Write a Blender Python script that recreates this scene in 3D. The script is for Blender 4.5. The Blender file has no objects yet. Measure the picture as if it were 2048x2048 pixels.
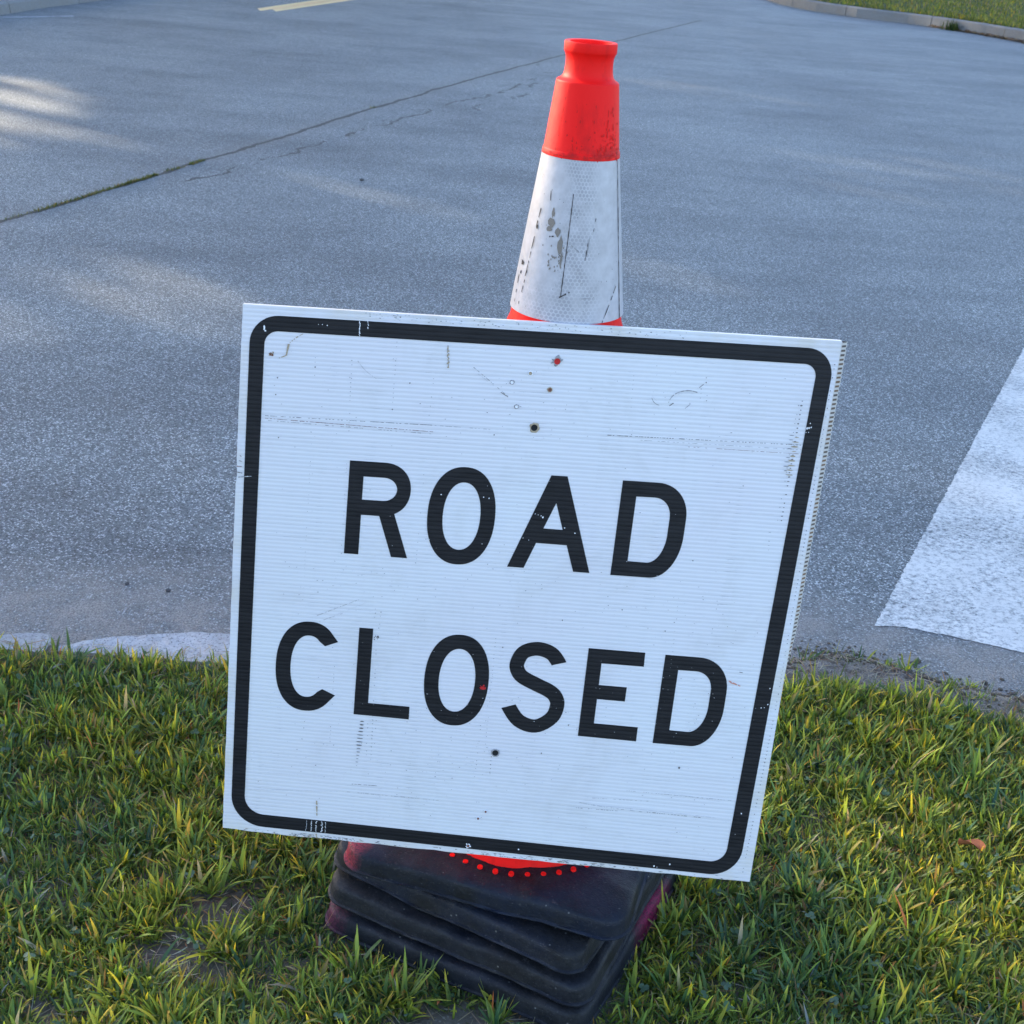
import bpy, bmesh, math, random
import numpy as np
from mathutils import Vector, Matrix
random.seed(7); rng = np.random.default_rng(11)
S = bpy.context.scene
COL = S.collection
R = math.radians

# ------------------------------------------------------------------ camera
CAMH = 1.46
cd = bpy.data.cameras.new('camera'); cam = bpy.data.objects.new('camera', cd); COL.objects.link(cam)
pitch, roll = R(25), R(4.623)
fw = Vector((0, math.cos(pitch), -math.sin(pitch))); rt = Vector((1, 0, 0)); dn = fw.cross(rt)
cx = math.cos(roll)*rt - math.sin(roll)*dn
cy = math.sin(roll)*rt + math.cos(roll)*dn
M = Matrix(((cx.x, -cy.x, -fw.x, 0), (cx.y, -cy.y, -fw.y, 0), (cx.z, -cy.z, -fw.z, CAMH), (0, 0, 0, 1)))
cam.matrix_world = M
cd.sensor_width = 36; cd.lens = 36*2600/2048; cd.clip_start = .05; cd.clip_end = 1000
cd.dof.use_dof = True; cd.dof.focus_distance = 1.72; cd.dof.aperture_fstop = 24
S.camera = cam

# ------------------------------------------------------------------ light
SUN_EL = R(20); SUN_H = Vector((-.80, .60, 0))           # direction towards the sun, on the ground
SUN = Vector((SUN_H.x*math.cos(SUN_EL), SUN_H.y*math.cos(SUN_EL), math.sin(SUN_EL)))
w = bpy.data.worlds.new('World'); S.world = w; w.use_nodes = True
nt = w.node_tree; bg = nt.nodes['Background']; sky = nt.nodes.new('ShaderNodeTexSky')
sky.sky_type = 'NISHITA'; sky.sun_disc = False; sky.sun_elevation = SUN_EL
sky.sun_rotation = math.atan2(SUN_H.x, SUN_H.y)
sky.air_density = 1.0; sky.dust_density = .9; sky.ozone_density = 1.0
tn = nt.nodes.new('ShaderNodeMix'); tn.data_type = 'RGBA'; tn.blend_type = 'MULTIPLY'; tn.inputs[0].default_value = 1
tn.inputs[7].default_value = (.96, .98, 1.085, 1)             # clear, rather blue evening sky
nt.links.new(sky.outputs[0], tn.inputs[6]); nt.links.new(tn.outputs[2], bg.inputs[0]); bg.inputs[1].default_value = .15
sl = bpy.data.lights.new('sun', 'SUN'); sl.energy = 4.6; sl.angle = R(.55); sl.color = (1, .84, .62)
so = bpy.data.objects.new('sun', sl); COL.objects.link(so); so.location = (0, 0, 30)
so.rotation_euler = SUN.to_track_quat('Z', 'Y').to_euler()
vs = S.view_settings; vs.view_transform = 'Standard'; vs.look = 'None'; vs.gamma = 1; vs.exposure = 1.83
S.render.engine = 'CYCLES'

# ------------------------------------------------------------------ helpers
def mesh_obj(name, verts, faces, mat=None, parent=None, smooth=False, mats=None, fmat=None):
    me = bpy.data.meshes.new(name); me.from_pydata([tuple(v) for v in verts], [], faces); me.update()
    o = bpy.data.objects.new(name, me); COL.objects.link(o)
    for m in (mats or ([mat] if mat else [])): me.materials.append(m)
    if fmat is not None: me.polygons.foreach_set('material_index', fmat)
    if smooth: me.polygons.foreach_set('use_smooth', [True]*len(me.polygons))
    if parent: o.parent = parent
    return o
def empty(name, loc=(0, 0, 0), rz=0):
    o = bpy.data.objects.new(name, None); COL.objects.link(o); o.location = loc; o.rotation_euler = (0, 0, rz)
    o.empty_display_size = .1; return o
def tag(o, label=None, cat=None, group=None, kind=None):
    if label: o['label'] = label
    if cat: o['category'] = cat
    if group: o['group'] = group
    if kind: o['kind'] = kind
    return o

class N:
    """tiny node-tree builder"""
    def __init__(s, name):
        s.m = bpy.data.materials.new(name); s.m.use_nodes = True; s.t = s.m.node_tree
        s.b = s.t.nodes['Principled BSDF']; s.out = s.t.nodes['Material Output']
    def n(s, typ, **kw):
        x = s.t.nodes.new(typ)
        for k, v in kw.items(): setattr(x, k, v)
        return x
    def set(s, sock, v):
        if hasattr(v, 'is_output') or isinstance(v, bpy.types.NodeSocket): s.t.links.new(v, sock)
        else: sock.default_value = v
    def math(s, op, a, b=0.0, clamp=False, c=None):
        x = s.n('ShaderNodeMath', operation=op, use_clamp=clamp); s.set(x.inputs[0], a); s.set(x.inputs[1], b)
        if c is not None: s.set(x.inputs[2], c)
        return x.outputs[0]
    def vmath(s, op, a, b=(0, 0, 0), out=0):
        x = s.n('ShaderNodeVectorMath', operation=op); s.set(x.inputs[0], a); s.set(x.inputs[1], b); return x.outputs[out]
    def obj(s): return s.n('ShaderNodeTexCoord').outputs['Object']
    def uv(s): return s.n('ShaderNodeTexCoord').outputs['UV']
    def noise(s, co, scale, detail=4, rough=.55, dist=0):
        x = s.n('ShaderNodeTexNoise'); s.set(x.inputs['Vector'], co); x.inputs['Scale'].default_value = scale
        x.inputs['Detail'].default_value = detail; x.inputs['Roughness'].default_value = rough; x.inputs['Distortion'].default_value = dist
        return x.outputs[0]
    def vor(s, co, scale, out='Distance', feature='F1', rand=1):
        x = s.n('ShaderNodeTexVoronoi', feature=feature); s.set(x.inputs['Vector'], co); x.inputs['Scale'].default_value = scale
        x.inputs['Randomness'].default_value = rand; return x.outputs[out]
    def ramp(s, f, stops):
        x = s.n('ShaderNodeValToRGB'); s.set(x.inputs[0], f); e = x.color_ramp.elements
        while len(e) < len(stops): e.new(.5)
        for i, (p, c) in enumerate(stops):
            e[i].position = p; e[i].color = (c, c, c, 1) if isinstance(c, (int, float)) else (*c, 1)
        return x.outputs[0]
    def mix(s, f, a, b, mode='MIX'):
        x = s.n('ShaderNodeMix', data_type='RGBA', blend_type=mode)
        s.set(x.inputs[0], f)
        s.set(x.inputs[6], (*a, 1) if isinstance(a, tuple) and len(a) == 3 else a)
        s.set(x.inputs[7], (*b, 1) if isinstance(b, tuple) and len(b) == 3 else b)
        return x.outputs[2]
    def bump(s, h, strength=.3, dist=.01, normal=None):
        x = s.n('ShaderNodeBump'); s.set(x.inputs['Height'], h); x.inputs['Strength'].default_value = strength
        x.inputs['Distance'].default_value = dist
        if normal is not None: s.set(x.inputs['Normal'], normal)
        s.t.links.new(x.outputs[0], s.b.inputs['Normal']); return x.outputs[0]
    def fin(s, col, rough=.6, spec=.5):
        s.set(s.b.inputs['Base Color'], (*col, 1) if isinstance(col, tuple) and len(col) == 3 else col)
        s.set(s.b.inputs['Roughness'], rough); s.b.inputs['Specular IOR Level'].default_value = spec
        return s.m
def sep(n, co):
    x = n.n('ShaderNodeSeparateXYZ'); n.set(x.inputs[0], co); return x.outputs
def comb(n, a, b, c=0.0):
    x = n.n('ShaderNodeCombineXYZ'); n.set(x.inputs[0], a); n.set(x.inputs[1], b); n.set(x.inputs[2], c); return x.outputs[0]

# ------------------------------------------------------------------ materials of the setting
def asphalt_nodes(n, co):
    big = n.noise(co, .55, 3); mid = n.noise(co, 3.0, 4)
    stripe = n.noise(n.vmath('MULTIPLY', co, (.35, 1.6, 1)), 1.3, 4)
    fine = n.noise(co, 190, 3, .7)
    cellc = n.vor(co, 205, 'Color'); celld = n.vor(co, 205)
    r = sep(n, cellc)[0]
    base = n.mix(n.ramp(fine, [(.3, 0), (.7, 1)]), (.042, .052, .055), (.195, .216, .222))
    base = n.mix(n.math('MULTIPLY', n.ramp(r, [(.68, 0), (.92, 1)]), n.ramp(celld, [(.35, 1), (.65, 0)])), base, (.54, .565, .57))
    base = n.mix(n.math('MULTIPLY', n.ramp(r, [(.16, 1), (.28, 0)]), .8), base, (.03, .034, .038))
    c3 = sep(n, n.vor(co, 95, 'Color'))[1]
    base = n.mix(n.math('MULTIPLY', n.ramp(c3, [(.9, 0), (.98, 1)]), n.ramp(n.vor(co, 95), [(.2, .8), (.45, 0)])), base, (.42, .43, .45))
    var = n.math('ADD', n.math('MULTIPLY', big, .9), n.math('MULTIPLY', mid, .35))
    var = n.math('ADD', var, n.math('MULTIPLY', stripe, .5))
    col = n.mix(1.0, base, n.ramp(var, [(.6, (.68, .70, .74)), (1.15, (1.32, 1.31, 1.28))]), 'MULTIPLY')
    h = n.math('ADD', n.math('MULTIPLY', fine, .6), n.math('MULTIPLY', celld, .8))
    return col, h
def seg_dist(n, co, pts, wob=.02, ws=3):
    """least distance from a polyline, in metres, with a wobble"""
    o = sep(n, co); nz = n.math('MULTIPLY', n.math('SUBTRACT', n.noise(co, ws, 5, .65), .5), wob*4)
    best = None
    for (ax, ay), (bx, by) in zip(pts[:-1], pts[1:]):
        d = math.hypot(bx-ax, by-ay); ux, uy = (bx-ax)/d, (by-ay)/d
        px = n.math('SUBTRACT', o[0], ax); py = n.math('SUBTRACT', o[1], ay)
        al = n.math('ADD', n.math('MULTIPLY', px, ux), n.math('MULTIPLY', py, uy))
        cl = n.math('MAXIMUM', n.math('MINIMUM', al, d), 0.0)
        ov = n.math('SUBTRACT', al, cl)
        pr = n.math('ADD', n.math('ADD', n.math('MULTIPLY', px, -uy), n.math('MULTIPLY', py, ux)), nz)
        q = n.math('SQRT', n.math('ADD', n.math('MULTIPLY', pr, pr), n.math('MULTIPLY', ov, ov)))
        best = q if best is None else n.math('MINIMUM', best, q)
    return best
CRACK = [(-3.1, 4.2), (-2.432, 5.877), (-2.266, 6.433), (-2.085, 7.147), (-1.976, 7.572), (-1.713, 8.556), (-1.311, 10.178), (-.728, 12.335), (.173, 15.348), (1.2, 18.7), (2.4, 22.5)]
def make_road():
    n = N('asphalt'); co = n.obj(); col, h = asphalt_nodes(n, co)
    d1 = seg_dist(n, co, CRACK, .028, 2.2)
    wv = n.math('MULTIPLY', n.noise(co, 7, 3), .036)
    k1 = n.math('LESS_THAN', d1, wv)
    o = sep(n, co)
    thin = n.math('GREATER_THAN', n.noise(co, 1.7, 2), .27)
    k1 = n.math('MULTIPLY', k1, thin)
    # dusty lighter fringe beside the joint and older paving beyond it
    fr = n.ramp(n.math('MULTIPLY', d1, 2.5), [(.02, .42), (.45, 0)])
    col = n.mix(fr, col, (.15, .152, .15))
    col = n.mix(k1, col, (.028, .030, .030))
    d2 = seg_dist(n, co, [(-1.95, 6.9), (-1.337, 8.787), (-1.15, 9.5), (-.979, 10.085), (-.688, 11.064), (-.41, 11.675), (-.159, 12.9)], .10, 2.4)
    k2 = n.math('MULTIPLY', n.math('LESS_THAN', d2, n.math('MULTIPLY', n.noise(co, 5, 3), .026)), n.math('GREATER_THAN', n.noise(co, 2.4, 2), .48))
    col = n.mix(k2, col, (.035, .036, .038))
    d3 = seg_dist(n, co, [(-.6, 10.2), (-.2, 11.9), (.0, 13.4), (-.1, 14.2)], .16, 1.8)
    k3 = n.math('MULTIPLY', n.math('LESS_THAN', d3, .013), n.math('GREATER_THAN', n.noise(co, 3.0, 2), .5))
    col = n.mix(k3, col, (.045, .046, .05))
    # grit washed against the near edge
    e = seg_dist(n, co, [(-4, 2.33), (-1.05, 2.36), (-.58, 2.42), (.2, 2.48), (.7, 2.5), (1.2, 2.45), (4, 2.9)], .09, 2.2)
    g = n.math('MULTIPLY', n.ramp(e, [(.10, 1), (.40, 0)]), n.ramp(n.noise(co, 11, 5), [(.35, .35), (.6, 1)]))
    grit = n.mix(n.ramp(n.noise(co, 240, 3, .7), [(.35, 0), (.65, 1)]), (.12, .108, .095), (.36, .335, .30))
    col = n.mix(g, col, grit)
    n.bump(h, .8, .0045)
    n.fin(col, .62, .45)
    g2 = 'asphalt road with pale grit and a joint crack'
    pts = [(-60, 1.0), (60, 1.0), (60, 90), (-60, 90)]
    o = mesh_obj('road', [(x, y, -.02) for x, y in pts], [(0, 1, 2, 3)], n.m); tag(o, kind='structure')
    return o
make_road()

def soil_mat(name, a, b, c, sc=60):
    n = N(name); co = n.obj()
    col = n.mix(n.ramp(n.noise(co, sc, 5, .7), [(.3, 0), (.7, 1)]), a, b)
    col = n.mix(n.ramp(n.noise(co, 9, 3), [(.42, 0), (.62, 1)]), col, c)
    sp = n.math('MULTIPLY', n.ramp(sep(n, n.vor(co, 180, 'Color'))[0], [(.86, 0), (.94, 1)]), n.ramp(n.vor(co, 180), [(.25, 1), (.5, 0)]))
    col = n.mix(n.math('MULTIPLY', sp, .7), col, (.36, .34, .31))
    if sc == 60:
        e = seg_dist(n, co, [(.45, 2.47), (.63, 2.50), (.75, 2.55), (.87, 2.52), (1.0, 2.45), (1.4, 2.47), (4, 2.95)], .05, 3)
        sand = n.mix(n.ramp(n.noise(co, 220, 3, .75), [(.35, 0), (.65, 1)]), (.12, .105, .09), (.38, .35, .31))
        sand = n.mix(n.ramp(n.noise(co, 16, 4), [(.50, 0), (.62, .8)]), sand, (.075, .060, .048))
        col = n.mix(n.ramp(e, [(.08, 1), (.22, 0)]), col, sand)
    n.bump(n.noise(co, 130, 6, .75), .9, .008); return n.fin(col, .95, .2)
M_soil = soil_mat('verge_soil', (.085, .068, .052), (.25, .215, .175), (.17, .155, .125))
M_far_soil = soil_mat('lawn_base', (.03, .045, .012), (.05, .075, .02), (.06, .06, .025), 12)

# ground reaching the horizon, everything else lies on it
n = N('ground_grass'); co = n.obj()
n.fin(n.mix(n.noise(co, .6, 5), (.035, .055, .016), (.07, .09, .03)), .95, .2)
tag(mesh_obj('ground', [(-600, -600, -.07), (600, -600, -.07), (600, 600, -.07), (-600, 600, -.07)], [(0, 1, 2, 3)], n.m), kind='structure')

# near verge: a soil sheet that sinks under the road along an uneven edge
EDGE = [(-60, 1.1), (-6, 2.1), (-3, 2.25), (-1.05, 2.30), (-.58, 2.35), (-.3, 2.38), (.2, 2.44), (.5, 2.46), (.63, 2.50), (.75, 2.55), (.87, 2.52), (1.0, 2.44), (1.15, 2.43), (1.3, 2.47), (1.6, 2.5), (4, 2.95), (60, 8)]
ex = np.array([p[0] for p in EDGE]); ey = np.array([p[1] for p in EDGE])
def hnoise(x, y, f, seed):
    r = np.random.default_rng(seed); t = 0
    for i in range(6):
        a = r.uniform(0, 6.283); ph = r.uniform(0, 6.283); q = f*r.uniform(.6, 1.6)
        t = t + np.sin((x*math.cos(a)+y*math.sin(a))*q*6.283+ph)
    return t/6
def verge_z(x, y):
    e = np.interp(x, ex, ey)+.02*hnoise(x, y, 3.1, 5)
    t = np.clip((y-(e-.05))/.12, 0, 1)
    z = .006*hnoise(x, y, 2.2, 1)+.003*hnoise(x, y, 9, 2)
    z = z*(1-t)-.045*t*t*(3-2*t)
    near = np.clip(1-np.maximum(np.abs(x-.05)/.34, np.abs(y-1.65)/.34), 0, 1)
    return z*(1-np.clip(near*4, 0, 1))
def make_verge():
    xs = np.unique(np.round(np.concatenate([np.linspace(-60, -4, 8), np.linspace(-4, -1.6, 30), np.linspace(-1.6, 2.2, 240), np.linspace(2.2, 5, 30), np.linspace(5, 60, 8)]), 4))
    ys = np.unique(np.round(np.concatenate([np.linspace(-40, -2, 6), np.linspace(-2, 1, 20), np.linspace(1, 2.75, 130), np.linspace(2.75, 3.4, 8)]), 4))
    X, Y = np.meshgrid(xs, ys); Z = verge_z(X, Y)
    v = np.stack([X.ravel(), Y.ravel(), Z.ravel()], 1); nx, ny = len(xs), len(ys)
    f = [(j*nx+i, j*nx+i+1, (j+1)*nx+i+1, (j+1)*nx+i) for j in range(ny-1) for i in range(nx-1)]
    o = mesh_obj('verge_ground', v, f, M_soil, smooth=True); tag(o, kind='structure')
make_verge()

# ------------------------------------------------------------------ painted markings
def paint_mat(name, c, wear=(.42, .56), sc=75):
    n = N(name); co = n.obj(); a, h = asphalt_nodes(n, co)
    f = n.math('ADD', n.math('MULTIPLY', n.noise(n.vmath('MULTIPLY', co, (1, 1.25, 1)), sc, 5, .75), .72), n.math('MULTIPLY', n.noise(co, 3.5, 3), .28))
    col = n.mix(n.ramp(n.noise(co, 14, 4), [(.3, 0), (.7, 1)]), c, tuple(x*.82 for x in c))
    n.bump(h, .5, .003)
    return n.fin(n.mix(n.ramp(f, [(wear[0], 0), (wear[1], 1)]), a, col), .6, .4)
M_white = paint_mat('worn_white_paint', (.72, .71, .665), (.36, .54))
M_yellow = paint_mat('yellow_paint', (.95, .64, .30), (.08, .2))
def sheet(name, pts, z, mat, rag=0):
    if rag:
        q = []
        for (ax, ay), (bx, by) in zip(pts, pts[1:]+pts[:1]):
            k = max(2, int(math.hypot(bx-ax, by-ay)/.012))
            for i in range(k):
                t = i/k; q.append((ax+(bx-ax)*t+random.uniform(-rag, rag), ay+(by-ay)*t+random.uniform(-rag, rag)))
        pts = q
    bm = bmesh.new(); f = bm.faces.new([bm.verts.new((x, y, z)) for x, y in pts]); bmesh.ops.triangulate(bm, faces=[f])
    me = bpy.data.meshes.new(name); bm.to_mesh(me); bm.free()
    o = bpy.data.objects.new(name, me); COL.objects.link(o); me.materials.append(mat); tag(o, kind='structure')
    if me.polygons[0].normal.z < 0: me.flip_normals()
    return o
sheet('crosswalk_stripe', [(.876, 2.702), (.94, 2.708), (1.057, 2.68), (1.204, 2.63), (1.5, 2.60), (2.1, 3.9), (2.75, 5.3), (2.021, 5.143), (1.331, 3.672)], -.0185, M_white, .0025)
sheet('yellow_line', [(-3.85, 18.06), (-3.74, 17.74), (-1.84, 27.9), (-2.08, 28.2)], -.0185, M_yellow)
sheet('yellow_line', [(-3.68, 18.16), (-3.56, 17.83), (-1.38, 29.5), (-1.62, 29.8)], -.0185, M_yellow)
sheet('white_line', [(-7.4, 12.4), (-7.3, 12.3), (-5.26, 15.16), (-5.31, 15.28)], -.0185, paint_mat('faded_white_paint', (.6, .62, .64), (.45, .6)))

# ------------------------------------------------------------------ kerbs
def granite(name, c1, c2, dirt=.3):
    n = N(name); co = n.obj()
    col = n.mix(n.ramp(n.noise(co, 130, 3, .7), [(.35, 0), (.65, 1)]), c1, c2)
    sp = sep(n, n.vor(co, 330, 'Color'))[0]
    col = n.mix(n.math('MULTIPLY', n.ramp(sp, [(.84, 0), (.92, 1)]), .6), col, (.09, .09, .10))
    col = n.mix(n.math('MULTIPLY', n.ramp(n.noise(co, 8, 5), [(.45, 0), (.7, 1)]), dirt), col, (.20, .17, .13))
    n.bump(n.noise(co, 60, 5, .7), .5, .004); return n.fin(col, .8, .3)
M_gran = granite('granite', (.36, .36, .35), (.52, .52, .51), .45)
M_conc = granite('kerb_concrete', (.15, .155, .155), (.27, .27, .27), .3)
def near_stone(pts_back, y0, label):
    # rough granite block: top face polygon, rounded down at the road side
    bm = bmesh.new(); base = []
    n_ = len(pts_back)
    q = []
    for (ax, ay), (bx, by) in zip(pts_back[:-1], pts_back[1:]):
        k = max(2, int(math.hypot(bx-ax, by-ay)/.018))
        for i in range(k): q.append((ax+(bx-ax)*i/k, ay+(by-ay)*i/k+random.uniform(-.003, .003)))
    q.append(pts_back[-1])
    rows = []
    for off, z in ((0, -.16), (.002, -.012), (-.006, -.001), (-.014, .004)):
        rows.append([bm.verts.new((x, y+off, z+(random.uniform(-.0015, .0015) if z > -.1 else 0))) for x, y in q])
    for t in (.25, .5, .75, 1):
        rows.append([bm.verts.new((x, (y-.014)*(1-t)+y0*t, .004+random.uniform(-.0015, .0015))) for x, y in q])
    rows.append([bm.verts.new((x, y0-.002, -.16)) for x, y in q])
    for a, b in zip(rows[:-1], rows[1:]):
        for i in range(len(q)-1): bm.faces.new((a[i], a[i+1], b[i+1], b[i]))
    bm.faces.new([r[0] for r in rows]); bm.faces.new([r[-1] for r in rows][::-1])
    bmesh.ops.recalc_face_normals(bm, faces=bm.faces)
    me = bpy.data.meshes.new('kerb_stone'); bm.to_mesh(me); bm.free()
    o = bpy.data.objects.new('kerb_stone', me); COL.objects.link(o); me.materials.append(M_gran)
    tag(o, label, 'kerb stone', 'pale granite kerb stones between grass and road'); return o
near_stone([(-1.75, 2.295), (-1.35, 2.30), (-1.12, 2.305), (-1.048, 2.322), (-.999, 2.343), (-.952, 2.348), (-.938, 2.325), (-.935, 2.29)], 2.262,
           'short pale granite kerb stone at the left frame edge, before the dirt gap')
near_stone([(-.915, 2.29), (-.910, 2.305), (-.855, 2.343), (-.732, 2.378), (-.66, 2.400), (-.582, 2.405), (-.40, 2.41), (-.2, 2.425)], 2.272,
           'long pale blue granite kerb stone running behind the left edge of the sign')

def kerb_run(name, pts, ztop, width, side, joints=1.8, zb=-.05):
    """kerb of stones along pts; side=+1 puts the body on the left of the direction of travel"""
    P = [Vector((x, y, 0)) for x, y in pts]; L = [0]
    for a, b in zip(P[:-1], P[1:]): L.append(L[-1]+(b-a).length)
    def at(s):
        for i in range(len(P)-1):
            if s <= L[i+1] or i == len(P)-2:
                t = (s-L[i])/(L[i+1]-L[i]); p = P[i].lerp(P[i+1], t); break
        return p
    bm = bmesh.new(); s = 0; tot = L[-1]
    while s < tot-.05:
        e = min(tot, s+joints*random.uniform(.8, 1.15)); k = max(2, int((e-s)/.25)); prev = None
        dz = random.uniform(-.008, .008)
        for i in range(k+1):
            q = s+.008+(e-s-.016)*i/k; p = at(q); d = (at(min(tot, q+.15))-at(max(0, q-.15))).normalized(); nn = Vector((-d.y, d.x, 0))*side
            sec = [(0.0, zb), (.012, ztop-.025+dz), (.03, ztop-.006+dz), (.045, ztop+dz), (width, ztop+dz-.004), (width, zb)]
            ring = [bm.verts.new(p+nn*o_+Vector((0, 0, z_+random.uniform(-.003, .003)))) for o_, z_ in sec]
            if prev:
                for j in range(5): bm.faces.new((prev[j], prev[j+1], ring[j+1], ring[j]))
            else: bm.faces.new(ring)
            prev = ring
        bm.faces.new(prev[::-1]); s = e
    bmesh.ops.recalc_face_normals(bm, faces=bm.faces)
    me = bpy.data.meshes.new(name); bm.to_mesh(me); bm.free(); o = bpy.data.objects.new(name, me); COL.objects.link(o)
    me.materials.append(M_conc); tag(o, kind='structure'); return o
KR = [(3.0, 60), (3.9, 42), (4.3, 34), (4.55, 30.5), (4.78, 28.7), (5.12, 27.6), (5.75, 26.75), (6.56, 26.15), (7.17, 25.35), (7.62, 24.55), (7.97, 23.5), (8.4, 21.5), (8.9, 18), (9.6, 12), (10.2, 4)]
kerb_run('kerb', KR, .165, .20, 1)
KL = [(-6.4, 4), (-6.15, 9), (-5.95, 12.5), (-5.895, 14.67), (-5.84, 15.96), (-5.66, 17.5), (-5.2, 22), (-3.5, 34), (1, 60)]
kerb_run('kerb', KL, .10, .20, 1)
def lawn(name, edge, far, z):
    bm = bmesh.new(); a = [bm.verts.new((x, y, z)) for x, y in edge]; b = [bm.verts.new((x, y, z)) for x, y in far]
    for i in range(len(edge)-1): bm.faces.new((a[i], a[i+1], b[i+1], b[i]))
    bmesh.ops.recalc_face_normals(bm, faces=bm.faces)
    me = bpy.data.meshes.new(name); bm.to_mesh(me); bm.free(); o = bpy.data.objects.new(name, me); COL.objects.link(o)
    me.materials.append(M_far_soil); tag(o, kind='structure')
    if me.polygons[0].normal.z < 0: me.flip_normals()
lawn('lawn_ground', [(x+.17, y+.10) for x, y in KR], [(x+50, y+20) for x, y in KR], .155)
lawn('lawn_ground', [(x-.18, y) for x, y in KL], [(x-50, y) for x, y in KL], .092)

# ------------------------------------------------------------------ grass
def grass_mat(name):
    n = N(name)
    att = n.n('ShaderNodeAttribute', attribute_name='tint').outputs['Color']
    n.fin(att, .52, .35)
    tr = n.n('ShaderNodeBsdfTranslucent'); n.set(tr.inputs['Color'], n.mix(1.0, att, (1.35, 1.3, .62), 'MULTIPLY'))
    ms = n.n('ShaderNodeMixShader'); ms.inputs[0].default_value = .45
    n.t.links.new(n.b.outputs[0], ms.inputs[1]); n.t.links.new(tr.outputs[0], ms.inputs[2]); n.t.links.new(ms.outputs[0], n.out.inputs[0])
    return n.m
M_grass = grass_mat('grass_blades')
def blades(name, base, az, tilt, bend, length, width, col, tipcol=None, seg=4, parent=None):
    """many blades as one mesh; all arguments are arrays of one row per blade"""
    n = len(base); k = seg
    t = np.linspace(0, 1, k+1)
    ang = tilt[:, None]+bend[:, None]*t[None, :]             # angle from vertical along the blade
    st = length[:, None]/k
    dh = np.sin(ang)*st; dv = np.cos(ang)*st
    H = np.concatenate([np.zeros((n, 1)), np.cumsum(dh[:, :-1], 1)], 1); V = np.concatenate([np.zeros((n, 1)), np.cumsum(dv[:, :-1], 1)], 1)
    dx, dy = np.cos(az)[:, None], np.sin(az)[:, None]
    cxp = base[:, 0:1]+H*dx; cyp = base[:, 1:2]+H*dy; cz = base[:, 2:3]+V
    prof = np.array([.62, 1.0, .95, .66, 0])if k == 4 else np.linspace(1, 0, k+1)
    wd = width[:, None]*prof[None, :]*.5
    tw = rng.uniform(-.9, .9, n)[:, None]                    # blades are turned about their own axis
    sx, sy = -np.sin(az)[:, None]*np.cos(tw)+dx*np.sin(tw)*.4, np.cos(az)[:, None]*np.cos(tw)+dy*np.sin(tw)*.4
    sz = np.sin(tw)*.5
    Lf = np.stack([cxp-sx*wd, cyp-sy*wd, cz-sz*wd], 2)[:, :k]; Rt = np.stack([cxp+sx*wd, cyp+sy*wd, cz+sz*wd], 2)[:, :k]
    tip = np.stack([cxp, cyp, cz], 2)[:, k:]
    body = np.stack([Lf, Rt], 2).reshape(n, 2*k, 3)
    vv = np.concatenate([body, tip], 1); nv = 2*k+1
    o = (np.arange(n)*nv)[:, None]
    quads = np.concatenate([np.stack([o[:, 0]+2*i, o[:, 0]+2*i+1, o[:, 0]+2*i+3, o[:, 0]+2*i+2], 1) for i in range(k-1)], 0)
    tris = np.stack([o[:, 0]+2*k-2, o[:, 0]+2*k-1, o[:, 0]+2*k], 1)
    me = bpy.data.meshes.new(name); me.vertices.add(n*nv); me.vertices.foreach_set('co', vv.reshape(-1))
    loops = np.concatenate([quads.ravel(), tris.ravel()]); me.loops.add(len(loops)); me.loops.foreach_set('vertex_index', loops.astype(np.int32))
    npoly = len(quads)+len(tris); me.polygons.add(npoly)
    ls = np.concatenate([np.arange(len(quads))*4, len(quads)*4+np.arange(len(tris))*3]); me.polygons.foreach_set('loop_start', ls.astype(np.int32))
    me.polygons.foreach_set('use_smooth', np.ones(npoly, dtype=bool)); me.update(calc_edges=True)
    a = me.attributes.new('tint', 'FLOAT_COLOR', 'POINT')
    c = np.repeat(col[:, None, :], nv, 1)
    if tipcol is not None:
        tt = np.concatenate([np.repeat(np.linspace(0, .85, k), 2), [1.0]])[None, :, None]**2
        c = c*(1-tt)+tipcol[:, None, :]*tt
    c4 = np.concatenate([c, np.ones((n, nv, 1))], 2); a.data.foreach_set('color', c4.reshape(-1).astype(np.float32))
    me.materials.append(M_grass); ob = bpy.data.objects.new(name, me); COL.objects.link(ob)
    if parent: ob.parent = parent
    return ob
STK = (.05, 1.66)
BARE = [(-.40, 1.575, .060, .05), (-.43, 1.46, .065, .06), (-.31, 1.86, .045, .05), (.02, 1.35, .17, .06), (-.60, 1.33, .04, .03),
        (.80, 2.43, .17, .055), (1.15, 2.42, .12, .03), (.62, 2.40, .07, .04)]
def in_stack(x, y, m=0.0):
    a = R(-24); dx, dy = x-STK[0], y-STK[1]
    u = dx*math.cos(a)+dy*math.sin(a); v = -dx*math.sin(a)+dy*math.cos(a)
    return (np.abs(u) < .222+m) & (np.abs(v) < .222+m)
def density(x, y):
    d = np.ones_like(x)*(1.0+.35*hnoise(x, y, 2.6, 21)+.35*hnoise(x, y, 6.5, 22))
    for bx, by, rx, ry in BARE:
        q = ((x-bx)/rx)**2+((y-by)/ry)**2; d = d*np.clip(q-.55, .05, 1)
    e = np.interp(x, ex, ey); d = d*(np.clip((e-.055-.055*(x > .45)-y)/.05, 0, 1)+.10*(x > .45)*(y < e+.03))
    return np.clip(d, 0, 1)*(~in_stack(x, y, .0))
def pal(n, weights, cols, jit=.25):
    i = rng.choice(len(cols), n, p=np.array(weights)/sum(weights)); c = np.array(cols)[i]
    return c*(1+rng.uniform(-jit, jit, (n, 1)))*(1+rng.uniform(-.08, .08, (n, 3)))
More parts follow.
